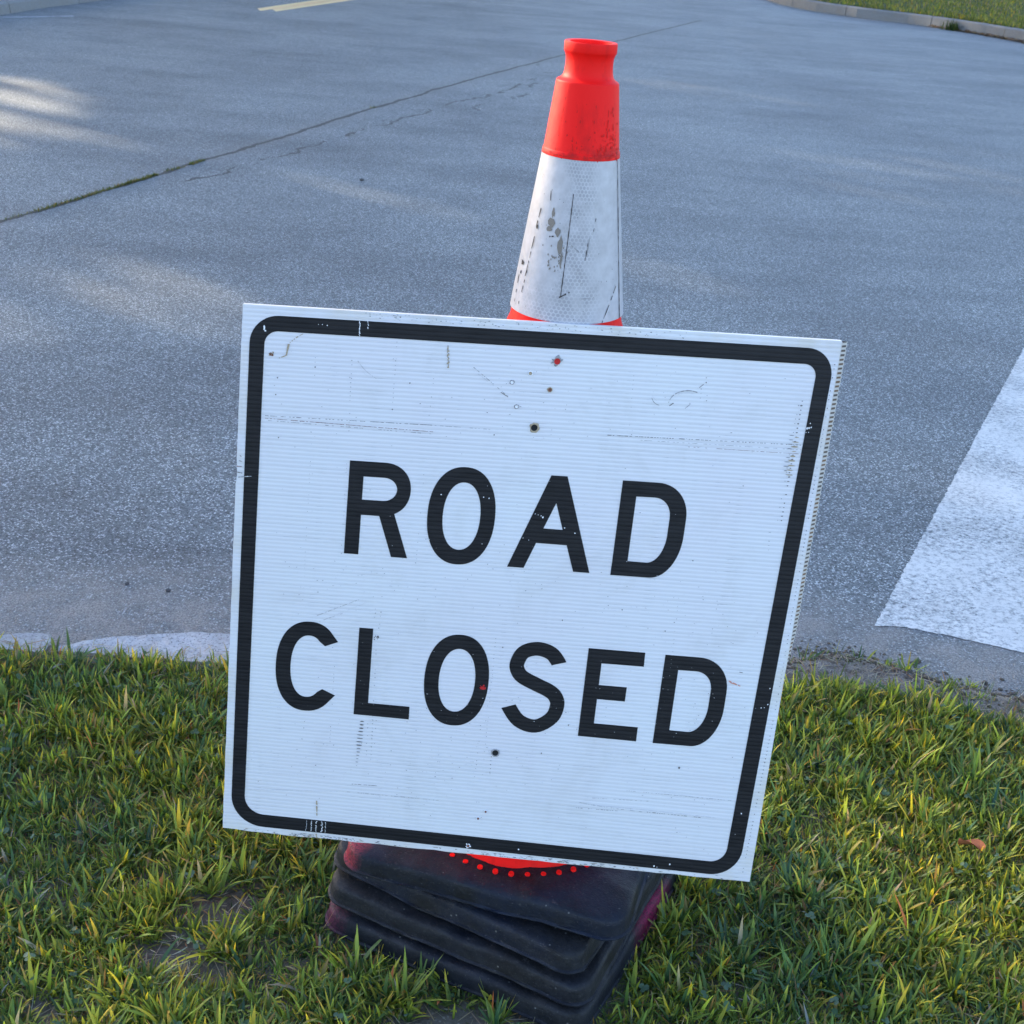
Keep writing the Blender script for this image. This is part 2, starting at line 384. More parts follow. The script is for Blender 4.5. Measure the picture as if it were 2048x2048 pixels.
G_COL = [(.088, .145, .040), (.140, .208, .040), (.22, .275, .048), (.055, .105, .040), (.34, .31, .04), (.24, .15, .05), (.33, .12, .05), (.30, .26, .17), (.05, .11, .05)]
G_W = [24, 28, 22, 13, 8, 1.3, .4, 1.8, 5]
def scatter(nt, x0, x1, y0, y1):
    x = rng.uniform(x0, x1, nt); y = rng.uniform(y0, y1, nt); k = rng.uniform(0, 1, nt) < density(x, y); return x[k], y[k]
def make_lawn():
    # broad-leaved tufts
    regs = [((-1.25, 1.75, 1.12, 2.6), 14500, 14, 1.0), ((-3.2, -1.25, .6, 2.5), 2200, 11, 1.15), ((1.75, 4.2, .6, 3.1), 2600, 11, 1.15), ((-1.6, 1.9, .1, 1.12), 2600, 11, 1.1)]
    B = []; 
    for (a, b, c, d), nt_, per, sc in regs:
        x, y = scatter(nt_, a, b, c, d)
        cnt = rng.poisson(per, len(x)); idx = np.repeat(np.arange(len(x)), cnt); m = len(idx)
        size = np.clip(rng.lognormal(-.05, .33, len(x)), .45, 1.9)*(1+.30*hnoise(x, y, 1.7, 31)); lean = rng.uniform(0, 6.283, len(x))
        r = np.abs(rng.normal(0, .011, m)); th = rng.uniform(0, 6.283, m)
        bx, by = x[idx]+r*np.cos(th), y[idx]+r*np.sin(th)
        az = th+rng.normal(0, .7, m)
        tilt = rng.uniform(.05, .95, m); bend = rng.uniform(-.1, 1.2, m)
        ln = rng.uniform(.016, .041, m)*size[idx]*sc; wd = rng.uniform(.0026, .0064, m)*np.clip(size[idx], .7, 1.2)*sc
        tint = rng.uniform(1.0, 1.6, len(x))[idx][:, None]
        col = pal(m, G_W, G_COL)*tint
        hue = np.clip(hnoise(x, y, 1.9, 61)*1.6+rng.normal(0, .45, len(x)), -1, 1)[idx][:, None]      # some tufts yellower, some bluish dark green
        col = np.where(hue > 0, col*(1+hue*np.array([.18, .06, -.1])), col*(1+hue*np.array([.48, .30, -.25])))
        B.append((bx, by, az, tilt, bend, ln, wd, col))
        # fine blades
        m2 = int(m*.8); x2, y2 = scatter(m2, a, b, c, d); m2 = len(x2)
        B.append((x2, y2, rng.uniform(0, 6.283, m2), rng.uniform(.1, 1.25, m2), rng.uniform(-.3, 1.0, m2), rng.uniform(.015, .042, m2)*sc, rng.uniform(.0009, .0022, m2)*sc,
                  pal(m2, [22, 26, 14, 22, 6, 3, 1, 6, 5], G_COL)))
    cat = [np.concatenate([b[i] for b in B]) for i in range(8)]
    ok = ~in_stack(cat[0], cat[1], .004)
    cat = [c[ok] for c in cat]
    base = np.stack([cat[0], cat[1], verge_z(cat[0], cat[1])-.002], 1)
    tip = cat[7]*np.array([1.45, 1.22, 1.0]); dry = rng.uniform(0, 1, len(base)) < .07; tip[dry] = (.36, .22, .08)
    g = blades('lawn_grass', base, cat[2], cat[3], cat[4], cat[5], cat[6], cat[7], tip)
    tag(g, 'green and yellowish verge grass with broad blades around the cone stack', 'grass', kind='stuff')
    # dry clippings and straw lying flat
    m = 26000; x = rng.uniform(-1.3, 1.8, m); y = rng.uniform(1.1, 2.62, m)
    e = np.interp(x, ex, ey); ok = (y < e-.01) & ~in_stack(x, y, .01); bare = density(x, y) < .3
    ok &= bare | (rng.uniform(0, 1, m) < .28); x, y = x[ok], y[ok]; m = len(x)
    base = np.stack([x, y, verge_z(x, y)+rng.uniform(.0, .012, m)], 1)
    s = blades('dry_clippings', base, rng.uniform(0, 6.283, m), rng.uniform(1.3, 1.62, m), rng.uniform(-.35, .35, m), rng.uniform(.012, .045, m), rng.uniform(.0008, .0024, m),
               pal(m, [5, 3, 2, 1], [(.40, .35, .26), (.27, .22, .16), (.46, .43, .37), (.34, .18, .09)]))
    tag(s, 'dry tan grass clippings lying flat on bare soil', 'dry grass', kind='stuff')
make_lawn()
def stalks():
    m = 700; x, y = scatter(m, -1.2, 1.7, 1.15, 2.4); m = len(x)
    b = blades('dry_stalks', np.stack([x, y, verge_z(x, y)], 1), rng.uniform(0, 6.283, m), rng.uniform(.3, 1.3, m), rng.uniform(-.5, 1.2, m), rng.uniform(.03, .075, m), rng.uniform(.0008, .0016, m),
               pal(m, [4, 2, 2], [(.42, .36, .22), (.30, .30, .16), (.40, .24, .13)]))
    tag(b, 'thin straw coloured stalks sticking up among the verge grass', 'dry grass', kind='stuff')
stalks()

def make_leaves(name, n, box, rr, cols, label, cat, three=False):
    x = rng.uniform(box[0], box[1], n); y = rng.uniform(box[2], box[3], n)
    e = np.interp(x, ex, ey); ok = (y < e-.08) & ~in_stack(x, y, .02); x, y = x[ok], y[ok]
    V = []; F = []; T = []
    for px, py in zip(x, y):
        r = random.uniform(*rr); z = float(verge_z(np.array([px]), np.array([py]))[0])+random.uniform(.012, .030)
        c = np.array(random.choice(cols))*random.uniform(.8, 1.2)
        a0 = random.uniform(0, 6.28)
        for q in range(3 if three else 1):
            nrm = Vector((random.uniform(-.6, .6), random.uniform(-.6, .6), 1)).normalized(); t1 = nrm.orthogonal().normalized(); t2 = nrm.cross(t1)
            a = a0+q*2.094; off = Vector((math.cos(a), math.sin(a), 0))*r*(.95 if three else 0)
            o = len(V); cpt = Vector((px, py, z))+off; V.append(cpt-nrm*r*.12)
            for i in range(8):
                b = i*math.pi/4; V.append(cpt+(t1*math.cos(b)+t2*math.sin(b)*(.8 if not three else .9))*r)
            F += [(o, o+1+i, o+1+(i+1) % 8) for i in range(8)]; T += [c]*9
    ob = mesh_obj(name, V, F, M_grass, smooth=True)
    at = ob.data.attributes.new('tint', 'FLOAT_COLOR', 'POINT'); at.data.foreach_set('color', np.concatenate([np.array(T), np.ones((len(T), 1))], 1).ravel().astype(np.float32))
    tag(ob, label, cat, kind='stuff')
make_leaves('clover', 900, (-1.2, 1.7, 1.15, 2.4), (.0028, .0055), [(.08, .16, .07), (.11, .19, .10), (.15, .23, .15)], 'small blue-green clover leaves scattered low in the verge grass', 'clover', True)

# far lawns
def far_grass(name, pts_fn, n, z, label, L=(.05, .12), W=(.008, .02)):
    xy = pts_fn(n); m = len(xy)
    base = np.concatenate([xy, np.full((m, 1), z)], 1)
    col = pal(m, [26, 30, 22, 10, 8, 1, .3, 3, 4], G_COL)*(1.05+.45*hnoise(xy[:, 0], xy[:, 1], .9, 41))[:, None]*np.array([1.12, .88, .9])
    g = blades(name, base, rng.uniform(0, 6.283, m), rng.uniform(.0, .9, m), rng.uniform(0, 1.1, m), rng.uniform(*L, m), rng.uniform(*W, m), col)
    tag(g, label, 'grass', kind='stuff')
krx = np.array([p[0] for p in KR]); kry = np.array([p[1] for p in KR])
def right_pts(n):
    y = rng.uniform(19, 46, n); k = np.interp(-y, -kry, krx)+.26
    x = k+np.abs(rng.uniform(0, 1, n))**1.3*np.where(y > 27, 11, 5); return np.stack([x, y], 1)
def left_pts(n):
    y = rng.uniform(10, 22, n); k = np.interp(y, [p[1] for p in KL], [p[0] for p in KL])-.22
    return np.stack([k-rng.uniform(0, 1, n)**1.4*4, y], 1)
far_grass('lawn_grass', right_pts, 46000, .15, 'mown green lawn beyond the far kerb, top right')
far_grass('lawn_grass', left_pts, 7000, .09, 'sliver of green lawn beyond the kerb, top left')
def joint_tufts():
    B = []
    for (ax, ay), (bx, by), d in [((-2.44, 5.85), (-2.36, 6.1), 60), ((-2.36, 6.1), (-2.27, 6.43), 260), ((-2.27, 6.43), (-2.16, 6.85), 500), ((-2.16, 6.85), (-2.085, 7.147), 620), ((-2.06, 7.25), (-2.0, 7.45), 90), ((-1.99, 7.5), (-1.95, 7.65), 220), ((-1.31, 10.18), (-1.28, 10.3), 40)]:
        t = rng.uniform(0, 1, d); B.append(np.stack([ax+(bx-ax)*t+rng.normal(0, .007, d), ay+(by-ay)*t+rng.normal(0, .01, d)], 1))
    xy = np.concatenate(B); m = len(xy)
    g = blades('joint_weeds', np.concatenate([xy, np.full((m, 1), -.022)], 1), rng.uniform(0, 6.283, m), rng.uniform(.2, 1.4, m), rng.uniform(0, .6, m), rng.uniform(.008, .026, m), rng.uniform(.002, .005, m),
               pal(m, [5, 4, 3, 1], [(.06, .09, .02), (.11, .13, .03), (.20, .17, .06), (.28, .15, .07)]))
    tag(g, 'low green weeds growing along the asphalt joint, left', 'weeds', kind='stuff')
joint_tufts()
def edge_clods():
    # crumbs of soil and turf spilled on the sandy edge right of the sign
    V = []; F = []
    for _ in range(900):
        x = random.gauss(.85, .22); y = float(np.interp(x, ex, ey))-.01+random.gauss(0, .035); r = abs(random.gauss(.001, .0026))+.0010
        z = max(-.02, float(verge_z(np.array([x]), np.array([y]))[0])); o = len(V); a0 = random.random()*6
        for k in range(5):
            a = a0+k*1.2566; V.append((x+math.cos(a)*r*random.uniform(.7, 1.4), y+math.sin(a)*r*random.uniform(.7, 1.3), z-.001))
        for k in range(5):
            a = a0+.4+k*1.2566; V.append((x+math.cos(a)*r*.7, y+math.sin(a)*r*.7, z+r*random.uniform(.4, .8)))
        V.append((x, y, z+r*.8))
        for k in range(5):
            l = (k+1) % 5; F += [(o+k, o+l, o+5+l, o+5+k), (o+5+k, o+5+l, o+10)]
    tag(mesh_obj('soil_crumbs', V, F, soil_mat('crumb_soil', (.09, .075, .06), (.22, .19, .155), (.14, .12, .09), 90)), 'dark soil crumbs on the sandy road edge right of the sign', 'soil crumbs', kind='stuff')
edge_clods()
def kerb_weed(cx_, cy_, n, label, L=(.05, .14), cols=None, z=-.02, s=.07):
    xy = np.stack([rng.normal(cx_, s, n), rng.normal(cy_, s, n)], 1)
    g = blades('weed_tuft', np.concatenate([xy, np.full((n, 1), z)], 1), rng.uniform(0, 6.283, n), rng.uniform(0, .9, n), rng.uniform(0, .9, n), rng.uniform(*L, n), rng.uniform(.008, .018, n),
               pal(n, [4, 3, 1], cols or [(.03, .06, .012), (.05, .09, .02), (.10, .12, .03)]))
    tag(g, label, 'weeds')
kerb_weed(7.18, 25.15, 130, 'dark green weed tuft growing against the far right kerb', L=(.08, .22))
def debris():
    m = 1500; t = rng.uniform(0, 1, m)
    y = 25.6-t*5.5; x = np.interp(-y, -kry, krx)-np.abs(rng.normal(.04, .10, m))*(.6+t)
    g = blades('leaf_litter', np.stack([x, y, np.full(m, -.018)+rng.uniform(0, .03, m)], 1), rng.uniform(0, 6.283, m), rng.uniform(1.2, 1.6, m), rng.uniform(-.3, .3, m), rng.uniform(.03, .09, m), rng.uniform(.012, .035, m),
               pal(m, [3, 2, 2], [(.22, .13, .08), (.13, .09, .06), (.34, .25, .17)]))
    tag(g, 'brown leaf litter washed against the foot of the far right kerb', 'leaf litter', kind='stuff')
debris()
def dead_leaf():
    V = []; F = []
    for i in range(9):
        t = i/8; w_ = .012*math.sin(math.pi*min(1, t*.95+.04))**.7
        for k in range(5):
            q = (k-2)/2; V.append((q*w_+.004*math.sin(t*5), t*.045, .010+.010*abs(q)**1.5+.006*math.sin(t*4+q)))
    for i in range(8):
        for k in range(4): a = i*5+k; F.append((a, a+1, a+6, a+5))
    n = N('dead_leaf'); m = n.fin(n.mix(n.noise(n.obj(), 200, 4), (.22, .07, .03), (.42, .16, .08)), .7, .3)
    o = mesh_obj('dead_leaf', V, F, m, smooth=True); o.location = (LEAF[0], LEAF[1], .012); o.rotation_euler = (.15, .1, 1.1)
    tag(o, 'curled reddish brown dead leaf lying in the grass at the right', 'leaf')
LEAF = (.865, 1.833)
dead_leaf()
def pebbles():
    spots = [(-.999, 7.44, .013), (-.508, 10.58, .012), (3.878, 10.6, .02), (-.87, 2.613, .005), (-.771, 2.597, .006), (.845, 2.477, .006)]
    lab = ['dark pebble alone on the open asphalt left of the cone', 'tiny pale stone on the asphalt just left of the white cone band', 'dark pebble on the asphalt far right of the cone',
           'small dark stone near the left kerb, farther from the sign', 'small dark stone near the left kerb, nearer the sign', 'pale pebble in the sandy dirt right of the sign']
    for (x, y, r), l in zip(spots, lab):
        bm = bmesh.new(); bmesh.ops.create_icosphere(bm, subdivisions=2, radius=r)
        for v in bm.verts: v.co *= random.uniform(.85, 1.15); v.co.z *= .65
        me = bpy.data.meshes.new('pebble'); bm.to_mesh(me); bm.free(); o = bpy.data.objects.new('pebble', me); COL.objects.link(o)
        me.materials.append(M_gran if 'pale' in l else M_pd); o.location = (x, y, -.02+r*.4); tag(o, l, 'pebble')
M_pd = granite('dark_stone', (.04, .04, .04), (.09, .09, .09), .2)
pebbles()
# loose grit on the near road edge
def grit():
    V = []; F = []; m = 3200
    for i in range(m):
        x = random.uniform(-1.6, 2.0); e = float(np.interp(x, ex, ey)); y = e+abs(random.gauss(0, .10))+.01
        if x > .5: y = e+abs(random.gauss(0, .09))-.04
        r = random.choice([.0012, .0016, .0022, .0035 if random.random() < .3 else .0018])
        z = max(-.02, float(verge_z(np.array([x]), np.array([y]))[0])); o = len(V)
        for k in range(3):
            a = k*2.094+random.random(); V.append((x+math.cos(a)*r*random.uniform(.7, 1.3), y+math.sin(a)*r, z+.0005))
        V.append((x, y, z+r*1.3)); F += [(o, o+1, o+3), (o+1, o+2, o+3), (o+2, o, o+3)]
    tag(mesh_obj('road_grit', V, F, granite('pebble', (.25, .24, .22), (.5, .48, .45), .4)), 'fine pale gravel and grit lying along the near road edge', 'gravel', kind='stuff')
grit()

# ------------------------------------------------------------------ traffic cones
def rubber_mat(name, seed, paint=None, paint_c=(.5, .02, .06), navy=.6, dust=.5):
    n = N(name); co = n.vmath('ADD', n.obj(), (seed*3.1, seed*1.7, 0)); o = n.obj()
    a = n.ramp(n.noise(co, 9, 5, .6), [(.38, 0), (.66, 1)])
    col = n.mix(n.math('MULTIPLY', a, navy), (.0038, .0042, .0060), (.002, .009, .030))
    # grey dust on the flanks, worn lighter streaks
    d = n.ramp(n.noise(n.vmath('MULTIPLY', co, (1, 1, 2.2)), 16, 6, .7), [(.36, 0), (.72, 1)])
    col = n.mix(n.math('MULTIPLY', n.math('MULTIPLY', d, dust), n.ramp(n.noise(co, 70, 4, .7), [(.35, .3), (.62, 1)])), col, (.043, .045, .050))
    f = n.ramp(n.noise(co, 260, 3, .8), [(.60, 0), (.74, 1)])
    col = n.mix(n.math('MULTIPLY', f, .45), col, (.11, .105, .105))
    if paint:
        for (px, py, pz), rad, c in paint:
            q = n.vmath('DISTANCE', o, (px, py, pz), 1)
            k = n.math('MULTIPLY', n.ramp(n.math('DIVIDE', q, rad), [(.35, 1), (1.0, 0)]), n.ramp(n.noise(co, 240, 2, .8), [(.40, .25), (.55, 1)]))
            col = n.mix(k, col, c)
    wsp = n.math('MULTIPLY', n.ramp(sep(n, n.vor(co, 120, 'Color'))[0], [(.96, 0), (.98, 1)]), n.ramp(n.vor(co, 120), [(.10, 1), (.22, 0)]))
    col = n.mix(wsp, col, (.13, .13, .13))
    scr = n.ramp(n.noise(n.vmath('MULTIPLY', co, (2.5, 2.5, 14)), 12, 5, .8), [(.63, 0), (.70, 1)])
    col = n.mix(n.math('MULTIPLY', scr, .5), col, (.09, .085, .085))
    n.bump(n.math('ADD', n.noise(co, 45, 6, .75), n.math('MULTIPLY', n.noise(co, 300, 2), .5)), .5, .003)
    return n.fin(col, n.ramp(n.noise(co, 20, 3), [(.3, .46), (.7, .75)]), .32)
BASE_H = .0435
def base_mesh(name, half, rc, mat, parent, seed, hole=.150, h=BASE_H, dish=.004):
    """square rubber foot with rounded corners, a swollen rim and a round hole for the cone"""
    r_ = random.Random(seed); n_a = 240; bm = bmesh.new()
    ph = [r_.uniform(0, 6.28) for _ in range(4)]
    def outline(t, inset, wob=1.0):
        a = t*2*math.pi; c, s = math.cos(a), math.sin(a)
        q = half-inset; rr = max(rc-inset*.5, .012); k = q-rr
        # radius of a rounded square in direction a
        m = max(abs(c), abs(s)); R0 = q/m; x, y = R0*c, R0*s
        if abs(x) > k and abs(y) > k:
            sx, sy = math.copysign(k, x), math.copysign(k, y)
            b = -(c*sx+s*sy); cc = sx*sx+sy*sy-rr*rr; dsc = b*b-cc
            if dsc > 0: R0 = -b+math.sqrt(dsc)
        R0 *= 1+wob*.003*math.sin(3*a+ph[0])+wob*.0025*math.sin(7*a+ph[1])+wob*.0014*math.sin(17*a+ph[2])+wob*.0009*math.sin(41*a+ph[3])
        return R0*c, R0*s
    wv = lambda a: .0022*math.sin(2*a+ph[1])+.0016*math.sin(5*a+ph[2])+.0010*math.sin(11*a+ph[3])
    prof = [(None, h-.010), (.075, h+.001), (.034, h+.0004), (.0165, h-.0002), (.0100, h-.0012), (.0065, h-.0034), (.0048, h-.0068), (.0040, h-.0120), (.0030, h-.020), (.0024, .0160), (.0, .0150), (-.0010, .0142), (-.0010, .0128), (.0004, .0120), (.012, .0108), (.060, .0095), (None, .0)]
    rows = []
    for j, (ins, z) in enumerate(prof):
        row = []
        for i in range(n_a):
            t = i/n_a; a = t*2*math.pi
            if ins is None:
                x, y = hole*math.cos(a), hole*math.sin(a)
                if j == 0: z0 = h+.0005
                else: z0 = 0
            else:
                x, y = outline(t, ins); z0 = z+(wv(a) if z > .011 else 0)+r_.uniform(-.0006, .0006)+.0005*math.sin(23*a+ph[0]+j)*math.sin(9*a+j)
                rad = math.hypot(x, y)
                if rad < hole+.004: x, y = x/rad*(hole+.004), y/rad*(hole+.004)
            row.append(bm.verts.new((x, y, z0)))
        rows.append(row)
    rows.append(rows[0])
    for a_, b_ in zip(rows[:-1], rows[1:]):
        for i in range(n_a): bm.faces.new((a_[i], a_[(i+1) % n_a], b_[(i+1) % n_a], b_[i]))
    bmesh.ops.recalc_face_normals(bm, faces=bm.faces)
    me = bpy.data.meshes.new(name); bm.to_mesh(me); bm.free(); o = bpy.data.objects.new(name, me); COL.objects.link(o)
    me.materials.append(mat); me.polygons.foreach_set('use_smooth', [True]*len(me.polygons)); me.set_sharp_from_angle(angle=R(38)); o.parent = parent; return o
def lathe(name, prof, mat, parent, seg=96, wob=0, ridge=None, close=True):
    V = []; F = []
    for j, (r, z) in enumerate(prof):
        for i in range(seg):
            a = i/seg*2*math.pi; q = r*(1+wob*math.sin(2*a+z*9)+wob*.6*math.sin(3*a-z*14))
            if ridge: q += ridge(a, z)
            V.append((q*math.cos(a), q*math.sin(a), z))
    for j in range(len(prof)-1):
        for i in range(seg): F.append((j*seg+i, j*seg+(i+1) % seg, (j+1)*seg+(i+1) % seg, (j+1)*seg+i))
    o = mesh_obj(name, V, F, mat, parent, smooth=True); o.data.set_sharp_from_angle(angle=R(36)); return o
def orange_mat():
    n = N('orange_pvc'); co = n.obj()
    d = n.ramp(n.noise(n.vmath('MULTIPLY', co, (1, 1, .35)), 34, 6, .7), [(.50, 0), (.74, 1)])
    col = n.mix(n.math('MULTIPLY', d, .45), (.98, .008, .006), (.45, .006, .006))
    col = n.mix(n.math('MULTIPLY', n.ramp(n.noise(co, 12, 4), [(.5, 0), (.7, 1)]), .35), col, (.98, .03, .02))
    # grime caught on the step above the sleeve
    z = sep(n, co)[2]
    g = n.ramp(n.math('ABSOLUTE', n.math('SUBTRACT', z, 1.054)), [(.0, 1), (.012, 0)])
    g = n.math('MULTIPLY', g, n.ramp(n.noise(co, 60, 4), [(.42, 0), (.6, 1)]))
    col = n.mix(n.math('MULTIPLY', g, .6), col, (.16, .010, .010))
    n.b.inputs['Subsurface Weight'].default_value = 0
    n.bump(n.noise(co, 60, 4), .15, .003); return n.fin(col, .55, .2)
M_or = orange_mat()
def sleeve_mat():
    n = N('reflective_sleeve'); uv = n.uv(); o = n.obj()
    p = n.vmath('MULTIPLY', uv, (1/.0052, 1/.0052, 0))
    r = (1, 1.7320508, 1); h = (.5, .8660254, 0)
    md = lambda v: n.vmath('SUBTRACT', n.vmath('MODULO', n.vmath('ADD', v, (200, 346.41016, 0)), r), h)
    a = md(p); b = md(n.vmath('SUBTRACT', p, h))
    la = n.vmath('DOT_PRODUCT', a, a, 1); lb = n.vmath('DOT_PRODUCT', b, b, 1)
    f = n.math('LESS_THAN', la, lb)
    mx = n.n('ShaderNodeMix', data_type='VECTOR'); n.set(mx.inputs[0], f); n.set(mx.inputs[4], b); n.set(mx.inputs[5], a)
    g = n.vmath('ABSOLUTE', mx.outputs[1])
    hd = n.math('MAXIMUM', n.vmath('DOT_PRODUCT', g, (.5, .8660254, 0), 1), sep(n, g)[0])
    cell = n.ramp(hd, [(.33, 1), (.43, 0)])
    u = sep(n, uv); no = n.noise(o, 26, 4, .6)
    strip = n.ramp(n.math('ABSOLUTE', n.math('ADD', n.math('SUBTRACT', u[0], .006), n.math('MULTIPLY', n.math('SUBTRACT', no, .5), .05))), [(.008, 1), (.030, 0)])
    low = n.math('MULTIPLY', n.ramp(u[1], [(.015, 1), (.055, 0)]), n.ramp(n.math('ABSOLUTE', n.math('ADD', u[0], .022)), [(.012, 1), (.042, 0)]))
    mask = n.math('MAXIMUM', strip, low)
    mask = n.math('MULTIPLY', mask, n.ramp(n.noise(o, 60, 3), [(.35, .35), (.6, 1)]))
    base = n.mix(n.ramp(n.noise(o, 70, 5), [(.3, 0), (.7, 1)]), (.43, .42, .44), (.54, .53, .555))
    col = n.mix(n.math('MULTIPLY', n.math('MULTIPLY', cell, mask), .60), base, (.24, .24, .27))
    col = n.mix(n.math('MULTIPLY', n.ramp(n.noise(n.vmath('MULTIPLY', o, (1, 1, .25)), 45, 6, .75), [(.58, 0), (.75, 1)]), .45), col, (.33, .30, .27))
    n.bump(n.noise(o, 30, 3), .12, .004)
    return n.fin(col, .38, .6)
FOOT_Z = 0.0
# profile of the cone above its own foot plane (its base is .178 above the grass)
TOPZ = .1345
OUT = [(.1605, .0405), (.153, .060), (.0775, .8370-.010), (.0735, .8372), (.0484, 1.0480), (.0493, 1.0482), (.0493, 1.0486), (.0485, 1.0545), (.0482, 1.0549), (.0477, 1.0553), (.0474, 1.0560), (.0390, 1.1345), (.0386, 1.1360), (.0382, 1.1366), (.0376, 1.1370), (.0342, 1.1386), (.0316, 1.1412), (.0300, 1.1465), (.0293, 1.1540), (.0292, 1.1600), (.0297, 1.1645), (.0308, 1.1672), (.0316, 1.1690), (.0323, 1.1700), (.0325, 1.1706), (.0325, 1.1800), (.0322, 1.1812), (.0314, 1.1818)]
def cone_profile(k=1.0):
    inner = [(max(r-.0040, .0245), z-.001) for r, z in OUT[::-1]]
    inner[0] = (.0262, 1.1812); inner[1] = (.0258, 1.177)
    return [(r*k, z) for r, z in OUT+inner]
def ridge(a, z):
    # moulding seam on the front of the collar and sleeve line
    d = (a-(-math.pi/2+.12)+math.pi) % (2*math.pi)-math.pi
    amp = .0026*math.exp(-(d/.06)**2) if 1.058 < z < 1.134 else 0
    d2 = (a-(-math.pi/2+.75)+math.pi) % (2*math.pi)-math.pi
    return amp-(.0006*math.exp(-(d2/.10)**2) if 1.06 < z < 1.13 else 0)
def plugs(parent):
    V = []; F = []
    for i in range(46):
        a = i/46*2*math.pi; r0 = .1735; px, py = r0*math.cos(a), r0*math.sin(a); o = len(V); rr = .0047
        V.append((px, py, BASE_H+.0036))
        for k in range(12): V.append((px+rr*.82*math.cos(k*math.pi/6), py+rr*.82*math.sin(k*math.pi/6), BASE_H+.0038))
        for k in range(12): V.append((px+rr*math.cos(k*math.pi/6), py+rr*math.sin(k*math.pi/6), BASE_H-.003))
        for k in range(12):
            l = (k+1) % 12; F += [(o, o+1+k, o+1+l), (o+1+k, o+13+k, o+13+l, o+1+l)]
    mesh_obj('plug_ring', V, F, M_or, parent, smooth=False)
# each layer: (yaw, half size, corner radius, x, y, z, paint)
LAYERS = [(-14.5, .219, .042, .050, 1.672, TOPZ, [((-.205, -.12, .02), .048, (.36, .03, .055)), ((-.205, -.185, .03), .04, (.36, .03, .055))], .8, .35),
          (-27.5, .217, .034, .050, 1.672, .0895, None, .7, .55),
          (-24.0, .223, .040, .046, 1.662, .0450, None, .3, .60),
          (-25.0, .226, .040, .048, 1.652, .0005, [((-.215, -.21, .03), .05, (.10, .02, .045)), ((.23, .06, .02), .085, (.20, .006, .05))], .3, .45)]
LAB = ['orange and white traffic cone on top of the stack, its base spotted with orange plugs',
       'second traffic cone down, nested, blue-black base corner showing under the spotted one',
       'third traffic cone down, nested, grey dusty base above the lowest one',
       'lowest nested traffic cone, base in the grass with magenta paint on its side']
for i, (yaw, half, rc, x, y, z, paint, navy, dust) in enumerate(LAYERS):
    c = empty('traffic_cone', (x, y, z), R(yaw)); tag(c, LAB[i], 'traffic cone', 'traffic cones nested in one stack')
    base_mesh('cone_base', half, rc, rubber_mat('black_rubber', i+1, paint, navy=navy, dust=dust), c, 40+i, hole=.1500)
    body = lathe('cone_body', cone_profile(1.0 if i == 0 else .97-.012*i), M_or, c, 96 if i == 0 else 48, .004 if i == 0 else 0, ridge if i == 0 else None)
    body.rotation_euler.z = -R(yaw)
    if i:   # nested bodies stay on the axis of the top cone
        d = Vector((.050-x, 1.672-y, 0)); d.rotate(Matrix.Rotation(-R(yaw), 3, 'Z')); body.location = d
    if i == 0:
        plugs(c)
        SLV = [(.0735, .8490), (.0746, .8495)]+[(.0746+(.0491-.0746)*t/12, .8495+(1.0479-.8495)*t/12) for t in range(1, 13)]+[(.0484, 1.0482)]
        sv = lathe('reflective_sleeve', SLV, sleeve_mat(), c, 128, .004); sv.rotation_euler.z = -R(yaw)
        u = sv.data.uv_layers.new(name='UVMap')
        for l in sv.data.loops:
            p = sv.data.vertices[l.vertex_index].co; a = (math.atan2(p.y, p.x)+math.pi/2+math.pi) % (2*math.pi)-math.pi
            u.data[l.index].uv = (a*.063, p.z-.8495)
        SLEEVE_PARENT = c; SLEEVE_YAW = yaw

# ------------------------------------------------------------------ marks drawn as thin patches on a surface
class Marks:
    def __init__(s, fn): s.fn = fn; s.V = []; s.F = []; s.M = []
    def poly(s, pts, m):
        o = len(s.V); s.V += [s.fn(u, v) for u, v in pts]; s.F.append(tuple(range(o, o+len(pts)))); s.M.append(m)
    def blob(s, u, v, ru, rv, m, k=9, jag=.3, a0=0):
        s.poly([(u+ru*math.cos(a0+i*2*math.pi/k)*random.uniform(1-jag, 1+jag*.4), v+rv*math.sin(a0+i*2*math.pi/k)*random.uniform(1-jag, 1+jag*.4)) for i in range(k)], m)
    def streak(s, a, b, w, m, gap=0.0, step=2.0, sag=0):
        L = math.hypot(b[0]-a[0], b[1]-a[1]); n_ = max(1, int(L/step)); ux, uy = (b[0]-a[0])/L, (b[1]-a[1])/L
        P = lambda t: (a[0]+(b[0]-a[0])*t-uy*sag*4*t*(1-t), a[1]+(b[1]-a[1])*t+ux*sag*4*t*(1-t))
        pw = w*random.uniform(.4, 1)
        for i in range(n_):
            p, q = P(i/n_), P((i+1)/n_); qw = w*random.uniform(.35, 1)
            if random.random() >= gap:
                s.poly([(p[0]-uy*pw/2, p[1]+ux*pw/2), (q[0]-uy*qw/2, q[1]+ux*qw/2), (q[0]+uy*qw/2, q[1]-ux*qw/2), (p[0]+uy*pw/2, p[1]-ux*pw/2)], m)
            pw = qw
    def build(s, name, mats, parent):
        return mesh_obj(name, s.V, s.F, None, parent, mats=mats, fmat=s.M)
def flat(name, c, rough=.7):
    n = N(name); co = n.obj(); return n.fin(n.mix(n.noise(co, 300, 2), c, tuple(x*1.35 for x in c)), rough, .3)
M_dirt = flat('dark_dirt', (.045, .04, .04)); M_grey = flat('grey_smudge', (.27, .265, .27)); M_tan = flat('tan_stain', (.36, .29, .20)); M_lt = flat('faint_smudge', (.52, .52, .54))
M_chip = flat('white_chip', (.72, .72, .74)); M_red = flat('red_cone_plastic', (.45, .02, .02)); M_blk = flat('hole_black', (.010, .012, .014)); M_rust = flat('rust_brown', (.17, .07, .05))
rot = -R(SLEEVE_YAW)
